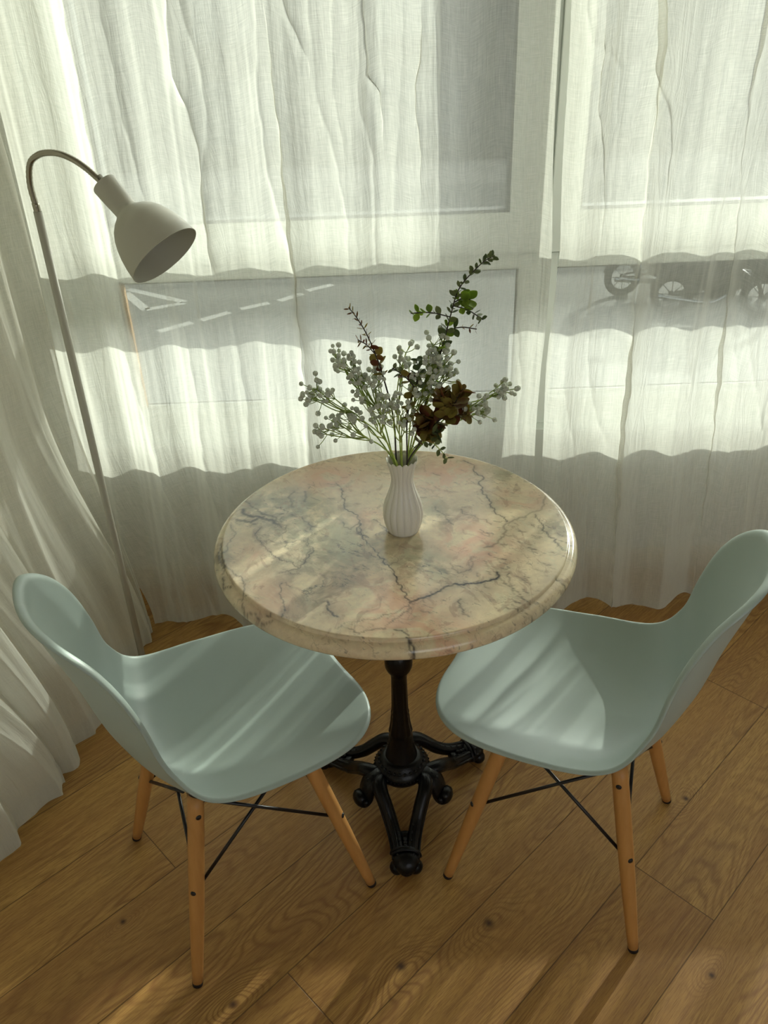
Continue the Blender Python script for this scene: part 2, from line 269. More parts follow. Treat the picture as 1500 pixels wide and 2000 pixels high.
def mat_cloth():
    b = NB('sheer_linen'); P = b.obj(); uv = b.n('UVMap').outputs[0]
    # cloth coordinates in metres live in the uv map
    warp = b.noise(b.scale(uv, (1300, 26, 1)), 1.0, 2, 0.6); weft = b.noise(b.scale(uv, (30, 1300, 1)), 1.0, 2, 0.6)
    slub = b.noise(b.scale(uv, (420, 14, 1)), 1.0, 3, 0.7); slub2 = b.noise(b.scale(uv, (24, 600, 1)), 1.0, 3, 0.7)
    cr = b.noise(b.scale(uv, (22, 5, 1)), 1.0, 4, 0.6, 0.8)
    s = b.math('ADD', b.math('MULTIPLY', b.math('ADD', warp, weft), 0.35), b.math('MULTIPLY', b.math('ADD', slub, slub2), 0.30))
    s = b.math('SUBTRACT', s, 0.65)
    tr = b.math('ADD', CLOTH_T, b.math('MULTIPLY', s, 0.9), clamp=True)
    tr = b.math('ADD', tr, b.math('MULTIPLY', b.math('SUBTRACT', cr, 0.5), 0.16), clamp=True)
    geo = b.n('NewGeometry')
    # threads close up when the cloth is seen edge-on: physical width of the weave
    lw = b.n('LayerWeight'); lw.inputs[0].default_value = 0.5
    tr = b.math('MULTIPLY', tr, b.ramp(lw.outputs[1], 0.08, 0.38, 1.0, 0.34), clamp=True)
    col = srgb(226, 226, 217)
    bmp = b.n('Bump'); bmp.inputs['Strength'].default_value = 0.6; bmp.inputs['Distance'].default_value = 0.006
    ck = b.noise(b.scale(uv, (46, 6, 1)), 1.0, 5, 0.62, 0.9)
    b.put(bmp.inputs['Height'], ck)
    d = b.n('BsdfDiffuse'); d.inputs[0].default_value = col; d.inputs[1].default_value = 0.5
    t = b.n('BsdfTranslucent'); t.inputs[0].default_value = col
    b.t.links.new(bmp.outputs[0], d.inputs['Normal']); b.t.links.new(bmp.outputs[0], t.inputs['Normal'])
    m1 = b.n('MixShader'); m1.inputs[0].default_value = 0.50; b.t.links.new(d.outputs[0], m1.inputs[1]); b.t.links.new(t.outputs[0], m1.inputs[2])
    tp = b.n('BsdfTransparent'); m2 = b.n('MixShader'); b.put(m2.inputs[0], tr)
    b.t.links.new(m1.outputs[0], m2.inputs[1]); b.t.links.new(tp.outputs[0], m2.inputs[2])
    M['cloth'] = b.done(m2.outputs[0])
def mat_glass():
    b = NB('window_glass'); tp = b.n('BsdfTransparent'); tp.inputs[0].default_value = (0.93, 0.97, 0.95, 1)
    g = b.n('BsdfGlossy'); g.inputs['Roughness'].default_value = 0.0
    fr = b.n('Fresnel'); fr.inputs[0].default_value = 1.45
    nz = b.noise(b.obj(), 3.0, 2)
    ms = b.n('MixShader'); b.put(ms.inputs[0], b.math('MULTIPLY', fr.outputs[0], b.math('ADD', 0.9, b.math('MULTIPLY', nz, 0.2))))
    b.t.links.new(tp.outputs[0], ms.inputs[1]); b.t.links.new(g.outputs[0], ms.inputs[2])
    M['glass'] = b.done(ms.outputs[0])
CLOTH_T = 0.43
mat_floor(); mat_marble(); mat_cloth(); mat_glass()
M['shell'] = simple('pale_sage_plastic', srgb(162, 176, 170), 0.42, 0.4, var=0.02, nscale=30, bump=0.03)
M['beech'] = None
def mat_beech():
    b = NB('beech_wood'); P = b.obj()
    n = b.noise(b.scale(P, (60, 60, 6)), 1.0, 4, 0.6, 0.5)
    c = b.mix(n, srgb(170, 120, 64), srgb(198, 148, 88))
    M['beech'] = b.done(b.pbsdf(c, 0.42, 0.4))
mat_beech()
M['black_metal'] = simple('black_steel', srgb(22, 22, 26), 0.35, 0.5, var=0.2)
M['rubber'] = simple('dark_rubber_foot', srgb(34, 26, 22), 0.7, 0.3)
M['iron'] = simple('black_painted_cast_iron', srgb(8, 9, 12), 0.3, 0.3, var=0.3, nscale=40, bump=0.15)
M['ceramic'] = simple('white_glazed_ceramic', srgb(214, 210, 200), 0.22, 0.5, var=0.02)
M['lamp_white'] = simple('matte_off_white_lacquer', srgb(172, 170, 156), 0.5, 0.35, var=0.02)
M['chrome'] = simple('brushed_nickel', srgb(150, 145, 132), 0.25, 0.5, metal=1.0, var=0.08)
M['frame'] = simple('white_window_paint', srgb(222, 226, 220), 0.4, 0.4, var=0.02)
M['gasket'] = simple('grey_window_gasket', srgb(62, 64, 62), 0.75, 0.2)
M['seal'] = simple('tan_window_seal', srgb(178, 146, 108), 0.7, 0.2)
M['wall'] = simple('warm_white_wall_paint', srgb(WALLC[0], WALLC[1], WALLC[2]) if 'WALLC' in globals() else srgb(224, 219, 206), 0.85, 0.2, var=0.02, nscale=3)
M['room'] = simple('taupe_room_paint', srgb(150, 140, 124), 0.9, 0.15, var=0.02, nscale=3)
M['skirt'] = simple('beige_skirting', srgb(212, 202, 180), 0.5, 0.3, var=0.02)
M['ceiling'] = simple('ceiling_paint', srgb(226, 222, 212), 0.9, 0.2, var=0.02)

# ------------------------------------------------------------------ setting
WY = 2.13                       # inner face of the window wall
XL, XR, YB, ZC = -0.98, 3.0, -1.7, 2.62
def slab(name, x0, x1, y0, y1, z0, z1, m, parent=None, kind='structure', bev=0):
    k = MB(); k.box(x0, x1, y0, y1, z0, z1, bev=bev); o = k.build(name, m, parent, smooth=False)
    if parent is None: o['kind'] = kind
    return o
slab('floor', XL - .3, XR + .1, YB - .1, WY + .14, -0.06, 0, M['floor'])
slab('ceiling', XL - .3, XR + .1, YB - .1, WY + .26, ZC, ZC + .1, M['ceiling'])
k = MB()
k.box(XL - .2, .2, YB - .1, YB, 0, ZC); k.box(2.5, XR + .1, YB - .1, YB, 0, ZC); k.box(.2, 2.5, YB - .1, YB, 0, .8); k.box(.2, 2.5, YB - .1, YB, 2.4, ZC)  # back wall left open in the middle, an added gap for daylight fill
o = k.build('wall_back', M['wall'], smooth=False); o['kind'] = 'structure'
k = MB()   # unseen window behind the camera, added to let in sky fill
for x_ in (.2, 1.32, 2.44): k.box(x_, x_ + .06, YB - .08, YB - .02, .8, 2.4)
for z_ in (.8, 2.34): k.box(.2, 2.5, YB - .08, YB - .02, z_, z_ + .06)
o = k.build('added_fill_window', M['frame'], smooth=False); o['kind'] = 'structure'
slab('wall_right', XR, XR + .1, YB, WY + .1, 0, ZC, M['wall'])
slab('wall_left', XL - .12, XL, YB, WY + .14, 0, ZC, M['wall'])
# front wall: parapet below the windows, pier left, lintel above
k = MB()
k.box(XL, XR, WY, WY + .14, 0, 0.50); k.box(XL, -0.80, WY, WY + .14, 0.50, ZC); k.box(2.55, XR, WY, WY + .14, 0.50, ZC); k.box(-0.80, 2.55, WY, WY + .14, 2.42, ZC)
f_ = k.build('wall_front', M['frame'], None, smooth=False); f_['kind'] = 'structure'
slab('baseboard_front', XL, XR, WY - .012, WY, 0, 0.075, M['skirt'], bev=.003)
slab('baseboard_left', XL, XL + .012, YB, WY - .012, 0, 0.075, M['skirt'], bev=.003)
PY = 2.22
def window(name, x0, x1, px0u, px1u, px0l, px1l, seal=False):
    """x0..x1 outer frame, upper sash pane px0u..px1u, lower fixed pane px0l..px1l"""
    r = empty(name, kind='structure', loc=(0, 0, 0))
    zt = 2.42; zj = 0.992
    k = MB()   # fixed lower frame
    y0, y1 = PY - .045, PY + .03
    k.box(x0, px0l, y0, y1, .50, zj, bev=.002); k.box(px1l, x1, y0, y1, .50, zj, bev=.002)
    k.box(px0l, px1l, y0, y1, .50, .580, bev=.002); k.box(px0l, px1l, y0, y1, .957, zj, bev=.002)
    k.build('window_frame', M['frame'], r, smooth=False)
    k = MB()   # upper opening sash, slightly proud
    y0, y1 = PY - .06, PY + .006
    k.box(x0, px0u, y0, y1, zj + .004, zt, bev=.003); k.box(px1u, x1, y0, y1, zj + .004, zt, bev=.003)
    k.box(px0u, px1u, y0, y1, zj + .004, 1.100, bev=.003); k.box(px0u, px1u, y0, y1, zt - .08, zt, bev=.003)
    k.build('window_sash', M['frame'], r, smooth=False)
    k = MB(); k.box(px0l, px1l, PY - .020, PY - .012, .580, .590, bev=.002); k.box(px0l, px1l, PY - .020, PY - .012, .946, .957, bev=.002)
    k.build('glazing_bead', M['frame'], r, smooth=False)
    k = MB()
    for (a0, a1, z0, z1, dy) in ((px0l, px1l, .590, .946, 0), (px0u, px1u, 1.100, zt - .08, -.034)):
        w_ = .0045; PY_ = PY + dy
        k.box(a0, a1, PY_ - .012, PY_ - .006, z0, z0 + w_); k.box(a0, a1, PY_ - .012, PY_ - .006, z1 - w_, z1)
        k.box(a0, a0 + w_, PY_ - .012, PY_ - .006, z0, z1); k.box(a1 - w_, a1, PY_ - .012, PY_ - .006, z0, z1)
    w_ = .003; ya, yb = PY - .0585, PY + .0065   # dark rubber rebate round the sash opening
    k.box(px0u, px1u, ya, yb, 1.0995, 1.0995 + w_); k.box(px0u, px0u + w_, ya, yb, 1.10, zt - .08); k.box(px1u - w_, px1u, ya, yb, 1.10, zt - .08)
    k.box(x0, x1, PY - .040, PY + .0, zj - .001, zj + .005)
    k.build('gasket', M['gasket'], r, smooth=False)
    if seal:
        k = MB(); k.box(px0l + .004, px0l + .016, PY - .03, PY - .013, .590, .946, bev=.001); k.build('seal_strip', M['seal'], r, smooth=False)
    for nm, (a0, a1, z0, z1, dy) in (('pane', (px0l, px1l, .580, .957, 0)), ('pane', (px0u, px1u, 1.100, zt - .08, -.034))):
        k = MB(); k.box(a0, a1, PY + dy - .002, PY + dy + .002, z0, z1); k.build(nm, M['glass'], r, smooth=False)
    return r
window('window_1', -.80, .445, -.672, .349, -.690, .386, seal=True)
window('window_2', .455, 2.55, .530, 2.46, .486, 2.48)
k = MB(); k.box(.4455, .4545, PY - .045, PY + .03, .50, 2.42)
o = k.build('trim_1', M['frame'], smooth=False); o['kind'] = 'structure'

# ------------------------------------------------------------------ curtains
rng = random.Random(11)
FR = []   # random fine folds: x position track, width, amplitude
for i in range(70):
    x = rng.uniform(-1.0, 1.9)
    FR.append((x, rng.uniform(-.03, .03), rng.uniform(.006, .022), rng.uniform(-.0012, .0020), rng.uniform(0, 6.28), rng.uniform(.6, 1.6)))
def track(pts, z):
    if z >= pts[0][0]:
        a_, b_ = pts[0], pts[1]
        return a_[1] + (z - a_[0]) * (a_[1] - b_[1]) / (a_[0] - b_[0]) * .3, max(0, 1 - (z - a_[0]) * (.0 if a_[0] > 1.5 else 8))
    if z <= pts[-1][0]: return pts[-1][1], max(0, 1 - (pts[-1][0] - z) * (0 if pts[-1][0] < .25 else 7))
    for a_, b_ in zip(pts, pts[1:]):
        if b_[0] <= z <= a_[0]:
            t = (a_[0] - z) / (a_[0] - b_[0] + 1e-9); t2 = t
            return a_[1] + (b_[1] - a_[1]) * t2, 1
    return pts[-1][1], 0
def front_row(xs, z):
    """cloth point of the front curtains for cloth parameters xs at height z"""
    low = smooth01((.62 - z) / .62)
    x = xs.copy(); y = np.full_like(xs, 1.985) - .055 * low
    y += .008 * (1 + 1.0 * low) * np.sin(xs * 36 + .8 * np.sin(xs * 9) + .7 * sin(z * 2.1)) + .0022 * np.sin(xs * 83 + 1.3 + .9 * sin(z * 3))
    y += .0005 * np.sin(xs * 211 + 3 * sin(z * 1.7) + 2 * np.sin(xs * 31)) + .0002 * np.sin(xs * 373 + 4 * sin(z * 2.9 + 1) + 2 * np.sin(xs * 47))
    y += low * .016 * np.sin(xs * 21 + 1.0)
    for (x0, dr, w_, am, ph, fz) in FR:
        c_ = x0 + dr * (z - 1) + .006 * sin(z * 5 * fz + ph); t = (xs - c_) / w_
        y -= am * np.exp(-np.abs(t) ** 1.4) * (.5 + .5 * sin(z * 3 * fz + ph))
    for (pts, ty, w_, am) in FOLDS:
        c_, g = track(pts, z)
        if g <= 0: continue
        c_ += .0015 * sin(z * 40) + .001 * sin(z * 97)
        t = (xs - c_) / w_
        if ty == 't':
            am = am * (.72 + .30 * sin(z * 6.3 + w_ * 900) + .12 * sin(z * 17 + 2))
            x += g * am * w_ * 1.55 * (-t) * np.exp(-t * t); y -= g * am * .9 * w_ * np.exp(-t * t * .7)
        else:
            y -= g * am * .0075 * np.exp(-np.abs(t) ** 1.15)
    return x, y
def cloth(name, rows, mat, label, cat, parent=None, thickness=None, group=None):
    """rows: list of (N,3) arrays top to bottom"""
    n = len(rows[0]); V = np.vstack(rows); fs = []
    for i in range(len(rows) - 1):
        for j in range(n - 1): fs.append((i * n + j, i * n + j + 1, (i + 1) * n + j + 1, (i + 1) * n + j))
    o = mesh_obj(name, V, fs, mat, parent)
    uvl = o.data.uv_layers.new(name='UVMap')
    U = np.zeros((len(rows), n)); Wv = np.zeros((len(rows), n))
    for i, r in enumerate(rows): U[i, 1:] = np.cumsum(np.linalg.norm(np.diff(r, axis=0), axis=1)); Wv[i, :] = r[0, 2]
    U0 = U.mean(0); uvs = np.stack([np.tile(U0, len(rows)), Wv.ravel()], 1)
    li = np.empty(len(o.data.loops), dtype=np.int32); o.data.loops.foreach_get('vertex_index', li)
    uvl.data.foreach_set('uv', uvs[li].ravel().astype(np.float32))
    tag(o, label, cat, group); return o
def hem_strip(o_rows, parent, off):
    """double-turned hem: the lowest rows again, a few millimetres away"""
    rows = []
    for r in o_rows[-5:]:
        q = r.copy(); q += off; rows.append(q)
    return cloth('hem', rows, M['cloth'], None, None, parent)
def front_rows(x0f, x1f, n, ztop=2.45, nz=230, zb=lambda x: .006):
    rows = []
    zs = np.concatenate([np.linspace(ztop, 1.7, 12, endpoint=False), np.linspace(1.7, .02, nz - 16), np.array([.012, .006, 0.0])])
    for i, z in enumerate(zs):
        xs = np.linspace(x0f(z), x1f(z), n); x, y = front_row(xs, z)
        zz = z + zb(x) * (1 if z < .6 else 1)
        rows.append(np.stack([x, y, np.maximum(zz, 0.004)], 1))
    return rows
SLIT = [(2.45, .405), (1.55, .417), (1.05, .435), (.75, .427), (.35, .431), (0, .433)]
def slit(z):
    for a_, b_ in zip(SLIT, SLIT[1:]):
        if b_[0] <= z <= a_[0]: t = (a_[0] - z) / (a_[0] - b_[0]); return a_[1] + (b_[1] - a_[1]) * t
    return SLIT[-1][1]
slw = lambda z: .0080 + .0035 * smooth01((z - .9) / .6)
hemz = lambda x: .010 + .012 * np.sin(x * 23 + .4) + .006 * np.sin(x * 51) 
rows = front_rows(lambda z: -.85 + .155 * smooth01((.6 - z) / .6), lambda z: slit(z) - slw(z) + .003 * sin(z * 9), 900, zb=hemz)
cl = cloth('curtain', rows, M['cloth'], 'wide sheer white linen curtain hanging over the left window behind the table', 'curtain', group=None)
hem_strip(rows, cl, np.array([0, -.002, 0]))
rows = front_rows(lambda z: slit(z) + slw(z) + .002 * sin(z * 13 + 1), lambda z: 2.3, 900, zb=hemz)
cr_ = cloth('curtain', rows, M['cloth'], 'sheer white linen curtain right of the narrow gap, behind the right chair', 'curtain')
hem_strip(rows, cr_, np.array([0, -.002, 0]))
# curtain down the left side, its hem pulled into a corner on the floor
rng2 = random.Random(5)
LFo = [(rng2.uniform(0, 1), rng2.uniform(-.25, .25), rng2.uniform(.012, .035), rng2.uniform(-.012, .018)) for _ in range(34)]
HEM = [(0.0, -.718, 1.895), (.10, -.722, 1.872), (.17, -.730, 1.83), (.30, -.775, 1.62), (.42, -.765, 1.565), (.60, -.795, 1.375), (.72, -.790, 1.335), (.85, -.835, 1.20), (.92, -.86, 1.13), (1.0, -.93, 1.05)]
def hemp(s):
    for a_, b_ in zip(HEM, HEM[1:]):
        if a_[0] <= s <= b_[0]: t = (s - a_[0]) / (b_[0] - a_[0]); return a_[1] + (b_[1] - a_[1]) * t, a_[2] + (b_[2] - a_[2]) * t
    return HEM[-1][1:]
def left_rows(n=620, nz=170, ztop=2.45):
    S = np.linspace(0, 1, n); hx = np.array([hemp(s)[0] for s in S]); hy = np.array([hemp(s)[1] for s in S])
    rows = []
    for i in range(nz + 1):
        f = i / nz; z = ztop * (1 - f); low = smooth01((.8 - z) / .8)
        tx = -.822 - .05 * S; ty = 1.94 - 1.16 * S
        x = tx * (1 - low) + hx * low; y = ty * (1 - low) + hy * low
        amp = .020 * (1 - .3 * low)
        x = x + amp * np.sin(S * 44 + .8 * np.sin(S * 13) + sin(z * 1.8)) + .004 * np.sin(S * 103 + 1.2 * sin(z * 2.3)) + .0006 * np.sin(S * 260 + 3 * sin(z * 2))
        for (s0, dr, w_, am) in LFo:
            c_ = s0 + dr * (z - 1) * .25; x += am * np.exp(-np.abs((S - c_) / w_) ** 1.3)
        rows.append(np.stack([x, y, np.full(n, max(z, 0) + .004)], 1))
    return rows
rows = left_rows()
cs = cloth('curtain', rows, M['cloth'], 'sheer linen curtain along the left side, its hem trailing on the floor', 'curtain')
hem_strip(rows, cs, np.array([.002, 0, .001]))

# ------------------------------------------------------------------ bistro table
TX, TY, TH = .0177, 1.2725, .7274
tb = empty('bistro_table', 'round bistro table with pink and grey veined marble top on black cast iron pedestal', 'table', (TX, TY, 0), 0)
def marble_top():
    R = .333; prof = []
    Ri = .3135
    nr = 150
    for i in range(nr): prof.append((max(.0008, Ri * i / (nr - 1)), TH))
    prof += [(Ri + .0012, TH - .0004), (Ri + .0024, TH - .0016), (Ri + .0028, TH - .0045), (Ri + .0034, TH - .0066), (Ri + .0052, TH - .0074), (Ri + .0085, TH - .0078), (Ri + .0125, TH - .0092), (Ri + .0155, TH - .0118), (Ri + .0178, TH - .0150), (Ri + .0192, TH - .0195), (R, TH - .0235), (R - .0008, TH - .0275), (R - .003, TH - .0305), (R - .007, TH - .0325), (R - .012, TH - .033)]
    for r in np.linspace(R - .02, .001, 12): prof.append((r, TH - .033))
    k = MB(); k.lathe(prof, 640, close=False)
    o = k.build('marble_top', M['marble'], tb, sharp=40)
    V = np.array(k.v)[:, :2]
    rs = random.Random(3)
    def wig(pts):
        P = [np.array(q) for q in pts]
        for lev in range(4):
            Q = [P[0]]
            for a_, b_ in zip(P, P[1:]):
                d = b_ - a_; nrm = np.array([-d[1], d[0]]); Q += [(a_ + b_) / 2 + nrm * rs.uniform(-.22, .22), b_]
            P = Q
        return P
    vein = np.zeros(len(V)); wash = np.zeros(len(V))
    strokes = [(p_, w_, s_) for p_, w_, s_ in VEINS]
    for _ in range(60):   # short dashes like those on the right and left sides
        if rs.random() < .6: cx, cy = rs.uniform(.15, .31), rs.uniform(-.27, .02)
        else: cx, cy = rs.uniform(-.28, .1), rs.uniform(-.25, .25)
        an = rs.uniform(-1.5, -.4); l_ = rs.uniform(.006, .022)
        strokes.append(([(cx, cy), (cx + l_ * .6 * cos(an), cy + l_ * .5 * sin(an)), (cx + l_ * cos(an + .3), cy + l_ * sin(an + .3))], rs.uniform(.5, 1.0), rs.uniform(.35, .75)))
    for (pts, w_, s_) in list(VEINS)[:12]:   # side branches
        for _ in range(5):
            q = rs.choice(pts); an = rs.uniform(0, 6.28); l_ = rs.uniform(.012, .035)
            strokes.append(([q, (q[0] + l_ * .6 * cos(an), q[1] + l_ * .6 * sin(an)), (q[0] + l_ * cos(an + .5), q[1] + l_ * sin(an + .5))], .55, .45 * s_))
    for pts, w_, s_ in strokes:
        P = wig(pts); A = np.array(P)
        m_ = (V[:, 0] > A[:, 0].min() - .02) & (V[:, 0] < A[:, 0].max() + .02) & (V[:, 1] > A[:, 1].min() - .02) & (V[:, 1] < A[:, 1].max() + .02)
        Q = V[m_]
        if not len(Q): continue
        D = np.full(len(Q), 9.); 
        for a_, b_ in zip(A, A[1:]):
            ab = b_ - a_; t = np.clip(((Q - a_) @ ab) / (ab @ ab + 1e-12), 0, 1); D = np.minimum(D, np.hypot(*(a_ + t[:, None] * ab - Q).T))
        wd = w_ * .00075 + .0004
        vein[m_] = np.maximum(vein[m_], s_ * np.clip(1.5 - D / wd, 0, 1)); wash[m_] = np.maximum(wash[m_], s_ * np.exp(-(D / (.006 + .001 * w_)) ** 2))
    pk = sum(np.exp(-((V[:, 0] - x) ** 2 + (V[:, 1] - y) ** 2) / (r * 1.15) ** 2) for x, y, r in PINK)
    gr = sum(np.exp(-((V[:, 0] - x) ** 2 + (V[:, 1] - y) ** 2) / (r * 1.15) ** 2) for x, y, r in GREY)
    for nm, dta in (('vein', vein), ('wash', wash), ('pink', np.clip(pk, 0, 1)), ('grey', np.clip(gr, 0, 1))):
        at = o.data.attributes.new(nm, 'FLOAT', 'POINT'); at.data.foreach_set('value', dta.astype(np.float32))
marble_top()
def pedestal():
    k = MB()
    prof = [(.075, .694), (.075, .688), (.045, .682), (.024, .676), (.019, .665), (.019, .44), (.0195, .432), (.024, .426), (.0275, .415), (.029, .403), (.0285, .392), (.025, .382), (.0195, .374), (.0175, .368), (.0165, .355), (.0168, .345)]
    prof += [(.0165, .31), (.0172, .27), (.019, .262), (.0185, .256), (.0195, .25), (.0205, .235), (.0235, .215), (.0255, .205), (.0245, .20), (.026, .19), (.028, .165), (.032, .145), (.036, .13), (.0385, .118)]
    def flute(r, z, t):
        if .2 < z < .345 or .45 < z < .66: return r * (1 + .045 * cos(t * 10)), z
        return r, z
    k.lathe(prof, 80, mod=flute)
    k.build('column', M['iron'], tb, sharp=50)
    k = MB()
    k.lathe([(.036, .132), (.043, .128), (.046, .123), (.052, .118), (.057, .113), (.0605, .106), (.062, .099), (.0605, .092), (.055, .084), (.046, .072), (.036, .06), (.02, .052)], 64)
    for i in range(26):
        t = 2 * pi * i / 26; k.sphere((.0505 * cos(t), .0505 * sin(t), .1195), .0036, 8, 6, sc=(1, 1, .9))
    for i in range(44):
        t = 2 * pi * i / 44; k.sphere((.0612 * cos(t), .0612 * sin(t), .103), .0022, 6, 5)
    k.build('hub', M['iron'], tb, sharp=50)
    for ang in (270, 30, 150):
        a_ = radians(ang); k = MB()
        def P(r, off, z):
            return Vector((r * cos(a_) - off * sin(a_), r * sin(a_) + off * cos(a_), z))
        for sd_ in (-1, 1):
            # double-ribbed S-curved leg
            path = [P(.034, .042 * sd_, .092), P(.052, .050 * sd_, .099), P(.072, .048 * sd_, .094), P(.094, .038 * sd_, .076), P(.118, .028 * sd_, .054), P(.146, .0195 * sd_, .040), P(.176, .0145 * sd_, .033), P(.197, .012 * sd_, .032)]
            c_ = catmull(path, 6); n_ = len(c_)
            k.tube(c_, [.0170 - .0045 * (i / n_) for i in range(n_)], 12)
            c2 = [q + Vector((0, 0, .0125)) + P(0, .003 * sd_, 0) for q in c_]
            k.tube(c2, [.0042] * n_, 8)
            c2 = [q + Vector((0, 0, .003)) + P(0, .0135 * sd_, 0) for q in c_]
            k.tube(c2, [.0036] * n_, 8)
            for j in range(6, n_ - 4, 3): k.sphere(c_[j] + Vector((0, 0, .012)) - P(0, .004 * sd_, 0), .0034, 7, 5)
        # web between ribs towards the toe
        web = catmull([P(.135, 0, .040), P(.165, 0, .030), P(.19, 0, .028)], 6); k.tube(web, [.010 + .004 * i / len(web) for i in range(len(web))], 12, flat=(1.3, .8))
        # paw: toes and cuff
        k.sphere(P(.195, 0, .0255), .0295, 20, 12, sc=(1, 1, .86))
        for off in (-.019, 0, .019): k.sphere(P(.207 - abs(off) * .25, off, .0172), .0160, 14, 10, sc=(1, 1, 1.05))
        ring = [P(.183 + .004 * cos(t) , .0300 * cos(t), .028 + .024 * sin(t)) for t in np.linspace(0, pi, 16)]
        k.tube(ring, .0042, 8)
        for r_, z_ in ((.172, .043), (.164, .043), (.156, .046)): k.sphere(P(r_, 0, z_ - .002), .0062, 10, 7, sc=(1, 1, .8))
        k.tube([P(.189, .027 * cos(t), .036 + .018 * sin(t)) for t in np.linspace(0, pi, 14)], .003, 7)
        for off in (-.0078, .0078): k.sphere(P(.218, off, .018), .0046, 8, 6)
        k.build('leg', M['iron'], tb)
    for ang in (210, 330, 90):
        a_ = radians(ang); k = MB()
        def P(r, off, z): return Vector((r * cos(a_) - off * sin(a_), r * sin(a_) + off * cos(a_), z))
        # scroll volute that curls down between two legs
        pts = [P(.048, 0, .096), P(.066, 0, .098), P(.082, 0, .088), P(.091, 0, .070), P(.095, 0, .054), P(.104, 0, .046), P(.113, 0, .052), P(.112, 0, .063), P(.104, 0, .064)]
        c_ = catmull(pts, 6); k.tube(c_, [.0175 - .007 * i / len(c_) for i in range(len(c_))], 12, flat=(1.6, .9))
        for off in (-.0165, .0165): k.sphere(P(.104, off, .055), .0085, 12, 8, sc=(1, 1, 1))
        for sd_ in (-1, 1):
            c2 = [q + P(0, .014 * sd_, .003) for q in c_[:-6]]; k.tube(c2, .004, 8)
        for r_, z_ in ((.074, .105), (.086, .098), (.095, .083)): k.sphere(P(r_, 0, z_), .006, 9, 7)
        k.build('scroll', M['iron'], tb)
pedestal()

# ------------------------------------------------------------------ chairs
RIM = np.array([[0.0, 0.2438, 0.437], [0.1303, 0.2400, 0.4365], [0.2013, 0.172, 0.4390], [0.2175, 0.031, 0.4480], [0.2086, -0.0894, 0.4699], [0.1832, -0.1406, 0.543], [0.1583, -0.1622, 0.6397], [0.1402, -0.1959, 0.7373], [0.097, -0.2424, 0.7972], [0.0, -0.262, 0.7972]])
CEN = np.array([[.2438, .437], [.2330, .4372], [.172, .426], [.035, .403], [-.088, .397], [-.152, .428], [-.196, .515], [-.226, .640], [-.256, .748], [-.262, .7972]])
def cr1(P, t):
    P = np.asarray(P); n = len(P); i = min(int(t * (n - 1)), n - 2); u = t * (n - 1) - i
    g = lambda j: P[j] if 0 <= j < n else (2 * P[0] - P[1] if j < 0 else 2 * P[-1] - P[-2])
    a_, b_, c_, d_ = g(i - 1), g(i), g(i + 1), g(i + 2)
    return .5 * ((2 * b_) + (c_ - a_) * u + (2 * a_ - 5 * b_ + 4 * c_ - d_) * u * u + (-a_ + 3 * b_ - 3 * c_ + d_) * u ** 3)
def rim_at(t):
    P = RIM; n = len(P); i = min(int(t * (n - 1)), n - 2); u = t * (n - 1) - i
    def g(j):
        if j < 0: return P[-j] * np.array([-1, 1, 1])
        if j >= n: return P[2 * (n - 1) - j] * np.array([-1, 1, 1])
        return P[j]
    a_, b_, c_, d_ = g(i - 1), g(i), g(i + 1), g(i + 2)
    return .5 * ((2 * b_) + (c_ - a_) * u + (2 * a_ - 5 * b_ + 4 * c_ - d_) * u * u + (-a_ + 3 * b_ - 3 * c_ + d_) * u ** 3)
def shell_point(x, t):
    """seat surface: x across, t from front lip (0) to top of the back (1)"""
    t = min(max(t, 0.0), 1.0); R = rim_at(t); C = cr1(CEN, t)
    back = smooth01((t - .45) / .2); q = min(1.0, abs(x) / max(R[0], 1e-5)) ** (2.6 - .5 * back)
    return np.array([x, C[0] + (R[1] - C[0]) * q, C[1] + (R[2] - C[1]) * q])
SHELL = []
